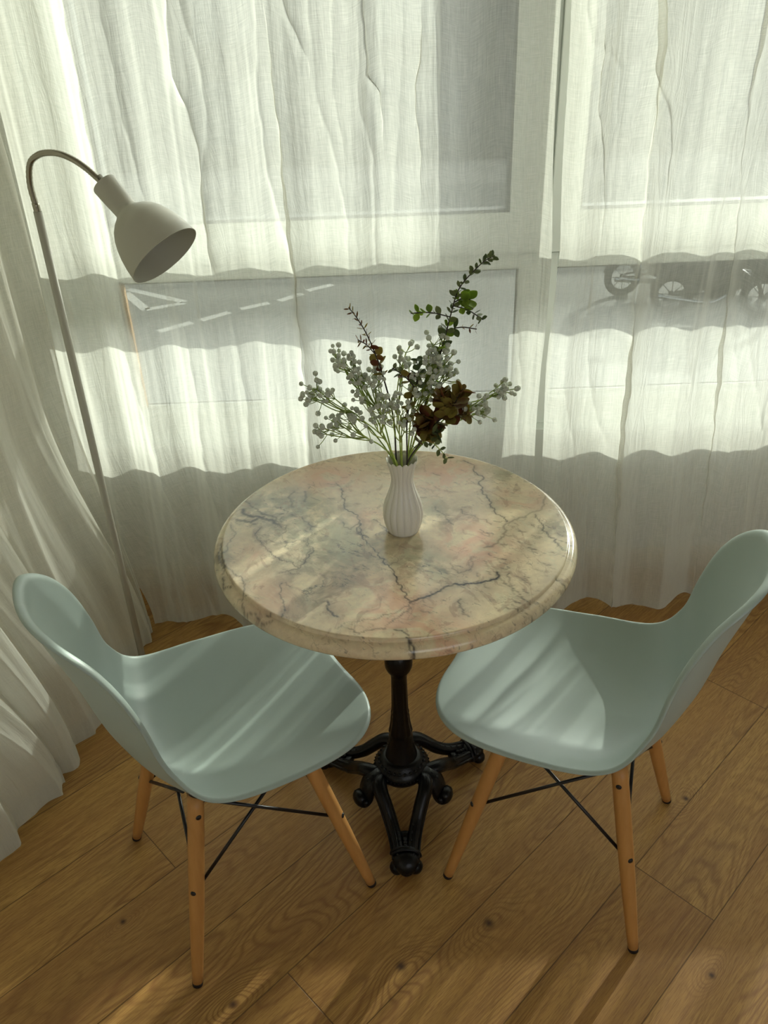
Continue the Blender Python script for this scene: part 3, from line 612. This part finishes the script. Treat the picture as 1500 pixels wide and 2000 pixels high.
def shell_mesh(parent):
    if not SHELL:
        # outline in (x, t), resampled evenly by its real length
        ts = np.concatenate([np.linspace(0, 1, 1500), np.linspace(1, 0, 1500)[1:-1]])
        sg = np.array([1] * 1500 + [-1] * 1498); O = np.array([[rim_at(t)[0] * g, t] for t, g in zip(ts, sg)]); W3 = np.array([rim_at(t) * np.array([g, 1, 1]) for t, g in zip(ts, sg)])
        d = np.linalg.norm(np.roll(W3, -1, 0) - W3, axis=1); cum = np.concatenate([[0], np.cumsum(d)]); NA = 224; NR = 46
        tg = np.linspace(0, cum[-1], NA, endpoint=False); Oc = np.vstack([O, O[:1]])
        B2 = np.stack([np.interp(tg, cum, Oc[:, 0]), np.interp(tg, cum, Oc[:, 1])], 1); Cn = np.array([0, .42])
        rings = []
        for i in range(1, NR + 1):
            f = (i / NR) ** .8; f = f * .968
            rings.append(np.array([shell_point(*(Cn + (b_ - Cn) * f)) for b_ in B2]))
        last, prev = rings[-1], rings[-2]
        tan_ = np.roll(last, -1, 0) - np.roll(last, 1, 0); tan_ /= np.linalg.norm(tan_, axis=1)[:, None]
        rad = last - prev; nrm = np.cross(rad, tan_); nrm /= np.linalg.norm(nrm, axis=1)[:, None]
        sgn = np.sign((nrm[:, 2] + nrm[:, 1]).mean()); nrm *= sgn
        out = np.cross(tan_, nrm); out *= np.sign((out * rad).sum(1))[:, None]
        for _ in range(6): 
            nrm = (np.roll(nrm, 1, 0) + nrm * 2 + np.roll(nrm, -1, 0)) / 4; out = (np.roll(out, 1, 0) + out * 2 + np.roll(out, -1, 0)) / 4
        tb_ = B2[:, 1]; big = 1 + .9 * np.array([smooth01((.10 - t) / .10) for t in tb_]) + .9 * np.array([smooth01((t - .5) / .25) for t in tb_])
        for (o_, d_) in ((.0018, -.0001), (.0036, -.0007), (.0052, -.0018), (.0064, -.0034), (.0071, -.0054), (.0073, -.0078)):
            rings.append(last + out * (o_ * big)[:, None] + nrm * (d_ * big)[:, None])
        vs = [shell_point(0, .42)] + [q for r_ in rings for q in r_]; fs = []
        for k_ in range(NA): fs.append((0, 1 + k_, 1 + (k_ + 1) % NA))
        for i in range(len(rings) - 1):
            for k_ in range(NA): a_ = 1 + i * NA + k_; b_ = 1 + i * NA + (k_ + 1) % NA; fs.append((a_, a_ + NA, b_ + NA, b_))
        me = bpy.data.meshes.new('seat_shell'); me.from_pydata([tuple(map(float, v)) for v in vs], [], fs); me.update()
        up_ = sum((p_.normal.z + p_.normal.y) * p_.area for p_ in me.polygons)
        if up_ < 0: me.flip_normals()
        me.polygons.foreach_set('use_smooth', [True] * len(me.polygons)); me.materials.append(M['shell']); SHELL.append(me)
    o = bpy.data.objects.new('seat_shell', SHELL[0]); COL.objects.link(o); o.parent = parent
    md = o.modifiers.new('thick', 'SOLIDIFY'); md.thickness = .0045; md.offset = -1
    return o
def make_chair(name, label, loc, rz, group=None):
    r = empty(name, label, 'chair', loc, rz, group)
    shell_mesh(r)
    feet = [(sx * .190, sy * .190) for sx in (-1, 1) for sy in (-1, 1)]
    def leg_pt(sx, sy, z):
        t = z / .385; return Vector((sx * (.190 - .082 * t), sy * (.190 - .088 * t) , z))
    for sx in (-1, 1):
        for sy in (-1, 1):
            k = MB(); zs = [.006, .03, .08, .16, .24, .31, .36, .385]; rd = [.0098, .0108, .0122, .0140, .0148, .0150, .0148, .0146]
            k.tube([leg_pt(sx, sy, z) for z in zs], rd, 20)
            lg = k.build('leg', M['beech'], r)
            k = MB(); k.tube([leg_pt(sx, sy, .0), leg_pt(sx, sy, .007)], [.0095, .0104], 18); k.build('foot_glide', M['rubber'], lg)
            for z in (.205, .352):
                c_ = leg_pt(sx, sy, z)
                dd = Vector((sx, sy, 0)).normalized() if z < .3 else Vector((sx, 0, 0))
                k = MB(); k.tube([c_ + dd * .010, c_ + dd * .0148, c_ + dd * .0165], [.0052, .0052, .0038], 14)
                k.build('bolt', M['black_metal'], lg)
    # crossed wire rods on all four sides
    def rod(a_, b_):
        k = MB(); k.tube([a_, b_], .0033, 10); k.build('brace_rod', M['black_metal'], r)
    rr = .012
    for sx in (-1, 1):
        for sy in (-1, 1):
            a_ = leg_pt(sx, sy, .205)
            b_ = leg_pt(sx, -sy, .375); e = a_ + Vector((-sx * .004, -sy * rr, 0)); rod(e, a_.lerp(b_, .78) * 1 + Vector((-sx * .012, 0, 0)) if sy < 0 else b_ + Vector((-sx * .004, 0, 0)))
            b_ = leg_pt(-sx, sy, .375); rod(a_ + Vector((-sx * rr, -sy * .004, 0)), a_.lerp(b_, .72) + Vector((0, -sy * (.006 + .006 * (sx > 0)), 0)))
    # steel carrier under the shell
    k = MB()
    for s_ in (-1, 1):
        k.tube([leg_pt(-1, s_, .378), leg_pt(1, s_, .378)], .006, 10, flat=(1.6, .7)); k.tube([leg_pt(s_, -1, .372), leg_pt(s_, 1, .372)], .006, 10, flat=(1.6, .7))
    for sx in (-1, 1):
        for sy in (-1, 1):
            c_ = leg_pt(sx, sy, .383); k.tube([c_, Vector((c_.x * .95, c_.y * .9, .398 + (.012 if sy > 0 else 0)))], [.013, .015], 16)
    k.build('seat_carrier', M['black_metal'], r)
    return r
make_chair('shell_chair', 'pale sage plastic shell chair on beech legs left of the table', (-.315, 1.112, 0), radians(30.5 - 90), 'shell chairs at the bistro table')
make_chair('shell_chair', 'pale sage plastic shell chair on beech legs right of the table', (.358, 1.140, 0), radians(153.2 - 90), 'shell chairs at the bistro table')

# ------------------------------------------------------------------ floor lamp
LX, LY = -.6525, 1.653
lp = empty('floor_lamp', 'off white floor lamp with bell shade on thin pole and curved metal gooseneck', 'lamp', (LX, LY, 0))
k = MB(); k.lathe([(.102, 0), (.105, .004), (.105, .014), (.099, .019), (.02, .021), (.012, .028), (.0095, .04)], 64); k.build('base', M['lamp_white'], lp, sharp=40)
k = MB(); k.tube([(0, 0, .03), (.004, 0, .6), (.009, 0, 1.237)], [.0082, .0082, .0082], 20); k.build('pole', M['lamp_white'], lp)
# gooseneck, leaning a little towards the room
HX, HY, HZ = .148, -.06, 1.272
gp = catmull([(.0088, 0, 1.20), (.009, 0, 1.237), (.0075, -.001, 1.285), (.018, -.004, 1.322), (.038, -.008, 1.337), (.060, -.012, 1.341), (.084, -.017, 1.338), (.107, -.022, 1.328), (.128, -.026, 1.313), (.146, -.030, 1.296), (.159, -.034, 1.284)], 9)
k = MB()
n_ = len(gp); k.tube(gp, [.0056 + .0005 * (i % 2) for i in range(n_)], 14)
k.tube(gp[:13], [.0068] * 14, 16)
k.build('gooseneck', M['chrome'], lp)
ax = Vector((.104, -.058, -.121)).normalized(); p0 = Vector(gp[-1]) - ax * .004
Mr = ax.to_track_quat('Z', 'Y').to_matrix()
Lk = .190
SK = .9
prof = [(.004, -.003), (.018, -.003), (.0262, .0), (.0272, .003), (.0262, .03), (.0245, .066), (.0250, .070), (.0300, .0755), (.0420, .0840), (.0530, .0945), (.0620, .1080), (.0690, .1240), (.0750, .1430), (.0795, .1640), (.0825, .1880), (.0828, .1895), (.0815, .1898), (.0780, .166), (.073, .143), (.066, .124), (.057, .108), (.045, .095), (.03, .086), (.012, .084), (.002, .084)]
prof = [(r_ * SK, z_ * SK) for r_, z_ in prof]
k = MB(); k.lathe(prof, 72, c=tuple(p0), M=Mr, close=False); k.build('lamp_shade', M['lamp_white'], lp, sharp=50)
k = MB(); k.lathe([(.011, .075), (.012, .09), (.012, .10), (.018, .11), (.021, .122), (.019, .133), (.011, .141), (.002, .143)], 32, c=tuple(p0), M=Mr, close=False)
k.build('bulb', M['ceramic'], lp)
k = MB(); k.lathe([(.0075, -.016), (.0075, -.002), (.010, -.001)], 20, c=tuple(p0), M=Mr); k.build('collar', M['chrome'], lp)

# ------------------------------------------------------------------ vase and flowers
VX, VY, VZ = .0345, 1.263, TH
vz = empty('vase', 'small white ribbed ceramic vase with scalloped rim on the marble table', 'vase', (VX, VY, VZ))
k = MB()
po = [(.024, 0), (.0280, .0015), (.0305, .007), (.0345, .020), (.0368, .035), (.0365, .046), (.0335, .060), (.0285, .074), (.0235, .088), (.0205, .100), (.0198, .108), (.0208, .118), (.0232, .129), (.0262, .139), (.0282, .146), (.0278, .1465), (.0255, .139), (.0222, .129), (.0196, .118), (.0186, .108), (.0192, .1), (.022, .088), (.027, .074), (.032, .06), (.034, .04), (.030, .012), (.002, .008)]
def ribs(r, z, t):
    g = abs(sin(t * 8)); kk = smooth01(z / .012)
    rr = r * (1 - .075 * kk * (1 - g ** .55))
    zz = z + (.0045 * (g - .5) * smooth01((z - .125) / .02))
    return rr, zz
k.lathe(po, 192, mod=ribs, close=False)
k.build('body', M['ceramic'], vz)

def mat_leaf(name, c1, c2, trans):
    b = NB(name); n = b.noise(b.obj(), 55, 3); ob = b.n('ObjectInfo').outputs['Random']
    c = b.mix(b.ramp(b.math('ADD', b.math('MULTIPLY', n, .6), b.math('MULTIPLY', ob, .5)), .3, .8), c1, c2)
    d = b.pbsdf(c, .5, .3); t = b.n('BsdfTranslucent'); b.put(t.inputs[0], c)
    m_ = b.n('MixShader'); m_.inputs[0].default_value = trans; b.t.links.new(d, m_.inputs[1]); b.t.links.new(t.outputs[0], m_.inputs[2])
    return b.done(m_.outputs[0])
M['leaf_green'] = mat_leaf('fresh_green_leaf', srgb(112, 140, 48), srgb(160, 186, 70), .45)
M['leaf_dull'] = mat_leaf('dull_green_leaf', srgb(84, 100, 62), srgb(120, 130, 84), .3)
M['leaf_dark'] = mat_leaf('dark_maroon_leaf', srgb(112, 66, 46), srgb(150, 138, 66), .45)
M['stem_green'] = mat_leaf('green_plastic_stem', srgb(150, 168, 84), srgb(186, 198, 112), .4)
M['stem_dark'] = simple('dark_twig', srgb(58, 50, 44), .6, .3, var=.2)
def mat_puff():
    b = NB('white_flower_puff'); P = b.obj(); n = b.noise(P, 700, 2)
    c = b.mix(n, srgb(232, 236, 224), srgb(252, 253, 248))
    d = b.n('BsdfDiffuse'); b.put(d.inputs[0], c); t = b.n('BsdfTranslucent'); b.put(t.inputs[0], c)
    bp = b.n('Bump'); bp.inputs['Strength'].default_value = 1.0; bp.inputs['Distance'].default_value = .001; b.put(bp.inputs['Height'], n); b.t.links.new(bp.outputs[0], d.inputs['Normal'])
    m_ = b.n('MixShader'); m_.inputs[0].default_value = .7; b.t.links.new(d.outputs[0], m_.inputs[1]); b.t.links.new(t.outputs[0], m_.inputs[2])
    return b.done(m_.outputs[0])
M['puff'] = mat_puff()
rs = random.Random(21)
# one puff: a knobbly ball of tiny florets
k = MB(); rp = .0043
for i in range(26):
    zc = 1 - 2 * (i + .5) / 26; ra = sqrt(1 - zc * zc); th = i * 2.39996
    k.sphere((rp * .62 * ra * cos(th), rp * .62 * ra * sin(th), rp * .62 * zc), rp * .42, 6, 4)
puff0 = k.build('blossom', M['puff'])
used_puff = [False]
def puff(parent, co, s):
    if not used_puff[0]: o = puff0; used_puff[0] = True
    else: o = puff0.copy(); COL.objects.link(o)
    o.parent = parent; o.location = co; o.scale = (s, s, s); o.rotation_euler = (rs.uniform(0, 6), rs.uniform(0, 6), 0)
def leaf_mesh(name, mat, L_, W_):
    vs = []; fs = []; nu, nv_ = 9, 5
    for i in range(nu):
        u = i / (nu - 1); wd = W_ * (sin(pi * min(1, u * .93 + .05)) ** .75) * .5
        for j in range(nv_):
            v = (j / (nv_ - 1) - .5) * 2; vs.append((L_ * u, wd * v, .12 * L_ * u * u + .16 * abs(v) * wd * 1.2))
    for i in range(nu - 1):
        for j in range(nv_ - 1): fs.append((i * nv_ + j, i * nv_ + j + 1, (i + 1) * nv_ + j + 1, (i + 1) * nv_ + j))
    me = bpy.data.meshes.new(name); 
    top = len(vs); vs2 = vs + [(a_, b_, c_ - .0004) for a_, b_, c_ in vs]; fs2 = fs + [tuple(top + i for i in reversed(f)) for f in fs]
    me.from_pydata(vs2, [], fs2); me.polygons.foreach_set('use_smooth', [True] * len(me.polygons)); me.materials.append(mat); return me
LM = {'green': leaf_mesh('leaf', M['leaf_green'], .016, .014), 'dull': leaf_mesh('leaf', M['leaf_dull'], .017, .012), 'dark': leaf_mesh('leaf', M['leaf_dark'], .018, .017), 'twig': leaf_mesh('leaf', M['leaf_dark'], .012, .0034), 'bud': leaf_mesh('leaf', M['leaf_dull'], .014, .008)}
def leaf(parent, co, d, kind, s):
    o = bpy.data.objects.new('leaf', LM[kind]); COL.objects.link(o); o.parent = parent
    q = d.to_track_quat('X', 'Z'); o.rotation_mode = 'QUATERNION'
    o.rotation_quaternion = q @ Matrix.Rotation(rs.uniform(-1.2, 1.2), 4, 'X').to_quaternion(); o.location = co; o.scale = (s, s, s)
# --- gypsophila sprigs: node = fork point, then targets; coordinates relative to the vase mouth plane (x, depth, height above table)
mouth = Vector((0, 0, .140))
def stem_path(foot, node, sag=.0):
    a_ = Vector((foot[0], foot[1], .02)); m_ = mouth + Vector((foot[2], foot[3], 0))
    mid = m_.lerp(node, .5) + Vector((0, 0, sag)); return catmull([a_, a_.lerp(m_, .5), m_, mid, node], 7)
def gyp(label, node, cen, spread, n, seed, stems=(0, 0)):
    """node: main fork; cen: middle of the flower cloud; spread: half sizes"""
    global rs; rs = random.Random(seed); n = int(n * 1.45)
    nd = Vector(node); C_ = Vector(cen)
    ang = atan2(nd.y, nd.x); fx, fy = .012 * -cos(ang), .012 * -sin(ang)
    r = empty('gypsophila_sprig', label, 'flower', (VX, VY, VZ), 0, 'gypsophila sprigs in the white vase')
    k = MB(); sp = stem_path((fx, fy, .012 * cos(ang) + rs.uniform(-.003, .003), .012 * sin(ang) + rs.uniform(-.003, .003)), nd, .008)
    k.tube(sp, [.0016 - .0005 * i / len(sp) for i in range(len(sp))], 7)
    nb = max(3, n // 5); hubs = []
    for i in range(nb):
        h = C_ + Vector((rs.uniform(-1, 1) * spread[0] * .8, rs.uniform(-1, 1) * spread[1] * .8, rs.uniform(-1, 1) * spread[2] * .8)); st = nd if rs.random() < .55 else sp[-4]
        hub = st.lerp(h, .72); mid = st.lerp(hub, .5) + Vector((rs.uniform(-.004, .004), rs.uniform(-.004, .004), -.004))
        c_ = catmull([st, mid, hub], 4); k.tube(c_, [.0010] * len(c_), 5); hubs.append((hub, (h - st).normalized()))
    tips = []
    for i in range(n):
        hub, dr = hubs[i % nb]
        d = (dr + Vector((rs.gauss(0, .55), rs.gauss(0, .55), rs.gauss(0, .55)))).normalized()
        t = hub + d * rs.uniform(.014, .030); mid = hub.lerp(t, .5) + Vector((0, 0, -.0015)); k.tube([hub, mid, t], .00065, 4); tips.append(t)
    k.build('stem', M['stem_green'], r)
    for t in tips: puff(r, t, rs.uniform(.8, 1.15))
    return r
# px->space: x right, z up
gyp('gypsophila sprig spreading furthest left, its end balls pale grey against the curtain', (-.075, .00, .235), (-.135, -.01, .285), (.035, .03, .028), 22, 1)
gyp('gypsophila sprig low on the left side, reaching down towards the table edge', (-.060, -.02, .200), (-.115, -.025, .225), (.045, .025, .022), 30, 2)
gyp('gypsophila sprig rising at upper left with a forked tip of loose balls', (-.060, .02, .260), (-.100, .02, .330), (.035, .03, .028), 22, 3)
gyp('dense gypsophila sprig left of centre beside the dark budded twig', (-.035, .00, .240), (-.060, .00, .300), (.040, .035, .035), 38, 4)
gyp('gypsophila sprig filling the left middle just above the vase', (-.035, -.02, .205), (-.045, -.02, .250), (.040, .03, .030), 30, 5)
gyp('gypsophila sprig standing upright in the middle with small top balls', (-.005, .02, .260), (.008, .02, .345), (.022, .02, .025), 14, 6)
gyp('dense gypsophila cluster behind the maroon leaves right of centre', (.020, .01, .240), (.040, .00, .300), (.032, .03, .042), 42, 7)
gyp('gypsophila sprig climbing beside the tall green branch', (.040, .00, .280), (.068, .00, .350), (.028, .025, .036), 44, 8)
gyp('gypsophila sprig at right of the tall green branch, half way up', (.050, .01, .260), (.078, .01, .310), (.022, .02, .025), 20, 9)
gyp('gypsophila sprig reaching furthest right past the maroon leaves', (.100, .00, .245), (.178, .00, .280), (.032, .02, .016), 16, 10)
gyp('gypsophila sprig low on the right with balls hanging beyond the leaves', (.085, -.01, .225), (.135, -.01, .245), (.030, .02, .026), 20, 11)
gyp('gypsophila sprig in the middle front, low over the vase rim', (.000, -.03, .200), (-.002, -.03, .245), (.028, .02, .028), 22, 12)
# --- leafy branches
def branch(label, pts, kinds, n, seed, size=(1, 1), start=.35, side=0, stem='stem_dark', group='leafy branches in the white vase', sides=()):
    global rs; rs = random.Random(seed)
    P = [Vector(q) for q in pts]; ang = atan2(P[0].y, P[0].x)
    r = empty('leafy_branch', label, 'branch', (VX, VY, VZ), 0, group)
    foot = Vector((-.010 * cos(ang), -.010 * sin(ang), .02)); m_ = mouth + Vector((.012 * cos(ang), .012 * sin(ang), 0))
    c_ = catmull([foot, foot.lerp(m_, .5), m_] + P, 8); k = MB(); N_ = len(c_); k.tube(c_, [.0019 - .0012 * i / N_ for i in range(N_)], 7)
    leaves = []
    def along(cc, s0, cnt, kk, sz):
        m2 = len(cc)
        for i in range(cnt):
            f = s0 + (1 - s0) * i / max(1, cnt - 1); j = min(m2 - 2, int(f * (m2 - 1))); T = (cc[j + 1] - cc[j]).normalized(); q = cc[j]
            B_ = T.orthogonal().normalized(); B_ = Matrix.Rotation(i * 1.45 + rs.uniform(-.4, .4), 3, T) @ B_
            for sg in (1, -1):
                d = (B_ * sg + T * rs.uniform(.2, .8)).normalized(); kd = kk[min(len(kk) - 1, int(f * len(kk)))]
                if isinstance(kd, (tuple, list)): kd = rs.choice(kd)
                leaves.append((q + d * .001, d, kd, (sz[0] + (sz[1] - sz[0]) * f) * rs.uniform(.85, 1.15)))
    along(c_, start, n, kinds, size)
    for (at_, tip, cnt, kk, sz) in sides:
        s_ = c_[int(at_ * (N_ - 1))]; cc = catmull([s_, s_.lerp(Vector(tip), .5) + Vector((0, 0, .004)), Vector(tip)], 8); k.tube(cc, [.0010] * len(cc), 6); along(cc, .25, cnt, kk, sz)
    k.build('stem', M[stem], r)
    for q, d, kd, s_ in leaves: leaf(r, q, d, kd, s_)
    return r
branch('tallest leafy branch leaning right, small round leaves with fresh green ones near the top', [(.030, .01, .200), (.050, .01, .270), (.070, .01, .340), (.085, .01, .400), (.098, .01, .440), (.130, .01, .475), (.150, .01, .487)], ['dull', 'dull', ('dull', 'green'), ('green', 'dull'), 'bud', 'bud'], 36, 31, (1.15, .7), .36,
       sides=((.66, (.020, .0, .405), 6, ['dull', 'green'], (.7, .75)), (.70, (.135, .0, .390), 6, ['green', 'dull'], (.9, .6)), (.62, (.125, .0, .375), 4, ['dull', 'twig'], (.8, .8)), (.72, (.115, .01, .420), 5, ['green', 'green'], (1.2, 1.1))))
branch('dark twig with narrow buds and a maroon tuft, leaning up to the left', [(-.012, .01, .220), (-.028, .01, .300), (-.040, .01, .340), (-.052, .01, .372), (-.066, .01, .398), (-.078, .01, .415)], ['dull', 'dull', ('dark', 'dull'), ('dark', 'twig'), 'twig', 'twig'], 18, 32, (.9, .75), .50,
       sides=((.62, (-.066, .0, .365), 6, ['twig', 'twig'], (.9, .8)),))
branch('short branch with clustered maroon round leaves over the vase on the right', [(.030, -.03, .190), (.045, -.035, .215), (.065, -.04, .240), (.085, -.04, .262), (.100, -.04, .290)], [('dark', 'dull'), 'dark', 'dark', 'dark'], 24, 33, (1.3, 1.1), .46,
       sides=((.62, (.035, -.045, .225), 6, ['dark', 'dark'], (1.2, 1.1)), (.7, (.110, -.04, .245), 9, ['dark', 'dark'], (1.2, 1.0)), (.66, (.030, -.045, .250), 6, ['dark', 'dark'], (1.2, 1.0)), (.75, (.065, -.04, .285), 7, ['dark', 'dark'], (1.1, .9)), (.55, (.060, -.045, .215), 6, ['dark', 'dull'], (1.2, 1.1))))
branch('short branch in the middle of the bouquet with maroon and dull green leaves', [(.010, -.01, .220), (.018, -.01, .265), (.030, -.01, .300), (.028, 0, .330)], ['dull', ('dark', 'dull'), 'dark', 'dull'], 12, 34, (.95, .8), .5,
       sides=((.75, (-.012, 0, .315), 5, ['dark', 'dull'], (.8, .6)),))
branch('small green sprig hanging down over the vase rim at right', [(.022, -.015, .175), (.045, -.02, .190), (.062, -.025, .178), (.078, -.03, .158)], ['dull', ('green', 'dull'), 'dull'], 8, 35, (.75, .65), .5, stem='stem_green')

# ------------------------------------------------------------------ outside
def mat_asphalt():
    b = NB('street_asphalt'); P = b.obj(); n = b.noise(P, 60, 3); n2 = b.noise(P, .5, 3)
    c = b.mix(n, srgb(84, 85, 80), srgb(102, 103, 97)); c = b.mix(b.math('MULTIPLY', n2, .4), c, srgb(76, 78, 76))
    return b.done(b.pbsdf(c, .85, .3))
M['asphalt'] = mat_asphalt(); M['paint_white'] = simple('road_paint', srgb(150, 150, 142), .8)
M['facade'] = simple('grey_render', srgb(46, 46, 43), .9, .2, var=.08, nscale=2); M['dark_glass'] = simple('dark_shop_glass', srgb(40, 46, 50), .1, .6)
M['pavement'] = simple('concrete_paving', srgb(126, 124, 118), .85, .2, nscale=5)
ZG = -3.0
o = slab('ground', -45, 60, 2.6, 60, ZG - .2, ZG, M['asphalt']); 
for i, ((x0, y0), (x1, y1)) in enumerate(MARKS):
    d = Vector((x1 - x0, y1 - y0, 0)); L_ = d.length; d.normalize(); nrm = Vector((-d.y, d.x, 0)) * .09; A = Vector((x0, y0, ZG)); B_ = Vector((x1, y1, ZG)); k = MB()
    q = [A - nrm, B_ - nrm, B_ + nrm, A + nrm]; vs_ = [tuple(v) for v in q] + [(v.x, v.y, ZG + .004) for v in q]
    k.add(vs_, [(3, 2, 1, 0), (4, 5, 6, 7), (0, 1, 5, 4), (1, 2, 6, 5), (2, 3, 7, 6), (3, 0, 4, 7)])
    o = k.build('road_marking', M['paint_white'], smooth=False)
    if i < 5: tag(o, ['white road dash nearest the lamp shade, lowest of the slanting row', 'second white road dash up the slanting row seen through the curtain', 'middle white road dash of the slanting row of five', 'white road dash next to the last at the upper end of the row', 'white road dash at the upper right end of the slanting row'][i], 'road marking', 'dashed line on the street')
    else: tag(o, ['steep white stroke of the angular road mark at left', 'short white stroke rising from the corner of the angular road mark', 'long upper white stroke of the angular road mark'][i - 5], 'road marking', 'angular mark on the street')
k = MB(); k.box(-45, 60, 27, 31, ZG, ZG + .12); o = k.build('sidewalk', M['pavement'], smooth=False); o['kind'] = 'structure'
bl = empty('building', 'grey building across the street seen faintly through the upper window', 'building', (0, 31, ZG))
k = MB(); k.box(-40, 50, 0, 6, 0, 6.5); k.build('facade', M['facade'], bl, smooth=False)
for x in range(-36, 48, 6):
    k = MB(); k.box(x, x + 3.2, -.05, .05, .9, 2.9); k.build('shop_window', M['dark_glass'], bl, smooth=False)
    k = MB(); k.box(x + .4, x + 2.4, -.05, .05, 4.0, 5.6); k.build('upper_window', M['dark_glass'], bl, smooth=False)
# motorcycle parked below
M['tyre'] = simple('tyre_rubber', srgb(28, 28, 28), .8); M['bike_paint'] = simple('black_bike_paint', srgb(16, 17, 18), .5, .25); M['bike_chrome'] = simple('bike_chrome', srgb(120, 124, 126), .22, .5, metal=1.0, var=.02)
def motorcycle(name, label, loc, rz, group):
    r = empty(name, label, 'motorcycle', loc, rz, group)
    def wheel(x):
        k = MB(); k.tube([(x + .30 * cos(t), 0, .34 + .30 * sin(t)) for t in np.linspace(0, 2 * pi, 33)], .055, 10, cap=False); w_ = k.build('wheel', M['tyre'], r)
        k = MB(); k.tube([(x + .235 * cos(t), 0, .34 + .235 * sin(t)) for t in np.linspace(0, 2 * pi, 33)], .018, 6, cap=False)
        k.sphere((x, 0, .34), .06, 12, 8)
        for i in range(8): t = i * pi / 4; k.tube([(x, 0, .34), (x + .235 * cos(t), 0, .34 + .235 * sin(t))], .007, 5)
        k.build('rim', M['tyre'], w_)
    wheel(-.72); wheel(.72)
    k = MB(); k.sphere((.18, 0, .92), .2, 20, 12, sc=(1.5, .75, .75)); k.build('fuel_tank', M['bike_paint'], r)
    k = MB(); k.sphere((.05, 0, .62), .3, 20, 12, sc=(1.5, .6, .75)); k.sphere((-.55, 0, .70), .22, 16, 10, sc=(1.5, .6, .7)); k.sphere((.62, 0, .86), .2, 16, 10, sc=(.8, .8, 1.1)); k.build('fairing', M['bike_paint'], r)
    k = MB(); k.sphere((-.32, 0, .88), .2, 18, 10, sc=(1.9, .75, .4)); k.sphere((-.75, 0, .92), .14, 14, 9, sc=(1.6, .6, .4)); k.build('seat', M['tyre'], r)
    k = MB(); k.box(-.18, .28, -.18, .18, .32, .68, bev=.05)
    for j in range(5): k.box(-.02, .26, -.2, .2, .48 + j * .05, .50 + j * .05)
    k.build('engine', M['bike_paint'], r)
    k = MB()
    for s_ in (-1, 1):
        k.tube([(.72, .09 * s_, .34), (.45, .09 * s_, 1.02)], .026, 10); k.tube([(-.72, .1 * s_, .34), (-.1, .12 * s_, .42), (-.05, .1 * s_, .8)], .02, 8)
    k.build('fork', M['bike_paint'], r)
    k = MB(); k.tube(catmull([(.30, -.38, 1.06), (.40, -.25, 1.10), (.46, 0, 1.05), (.40, .25, 1.10), (.30, .38, 1.06)], 6), .014, 8); k.build('handlebar', M['bike_chrome'], r)
    k = MB(); k.sphere((.60, 0, .95), .1, 14, 10); k.build('headlamp', M['bike_chrome'], r)
    k = MB(); k.tube(catmull([(.15, -.16, .4), (-.1, -.2, .28), (-.5, -.2, .30), (-.95, -.2, .36)], 6), .04, 10); k.build('exhaust', M['bike_chrome'], r)
    k = MB(); k.tube([(.72 + .37 * cos(t), 0, .34 + .37 * sin(t)) for t in np.linspace(.3, 2.3, 12)], .05, 8, flat=(1.3, .3)); k.tube([(-.72 + .37 * cos(t), 0, .34 + .37 * sin(t)) for t in np.linspace(.6, 2.9, 12)], .05, 8, flat=(1.3, .3)); k.build('mudguard', M['bike_paint'], r)
motorcycle('motorcycle', 'dark parked motorcycle seen through the curtain, the one nearest the curtain gap', (5.25, 15.0, ZG), radians(8), 'parked motorcycles in the street')
motorcycle('motorcycle', 'dark parked motorcycle behind the others at the right picture edge, through the curtain', (7.1, 15.2, ZG), radians(-22), 'parked motorcycles in the street')
motorcycle('motorcycle', 'lowest dark parked motorcycle seen through the right curtain, just above the sunlit part', (5.75, 13.55, ZG), radians(-14), 'parked motorcycles in the street')
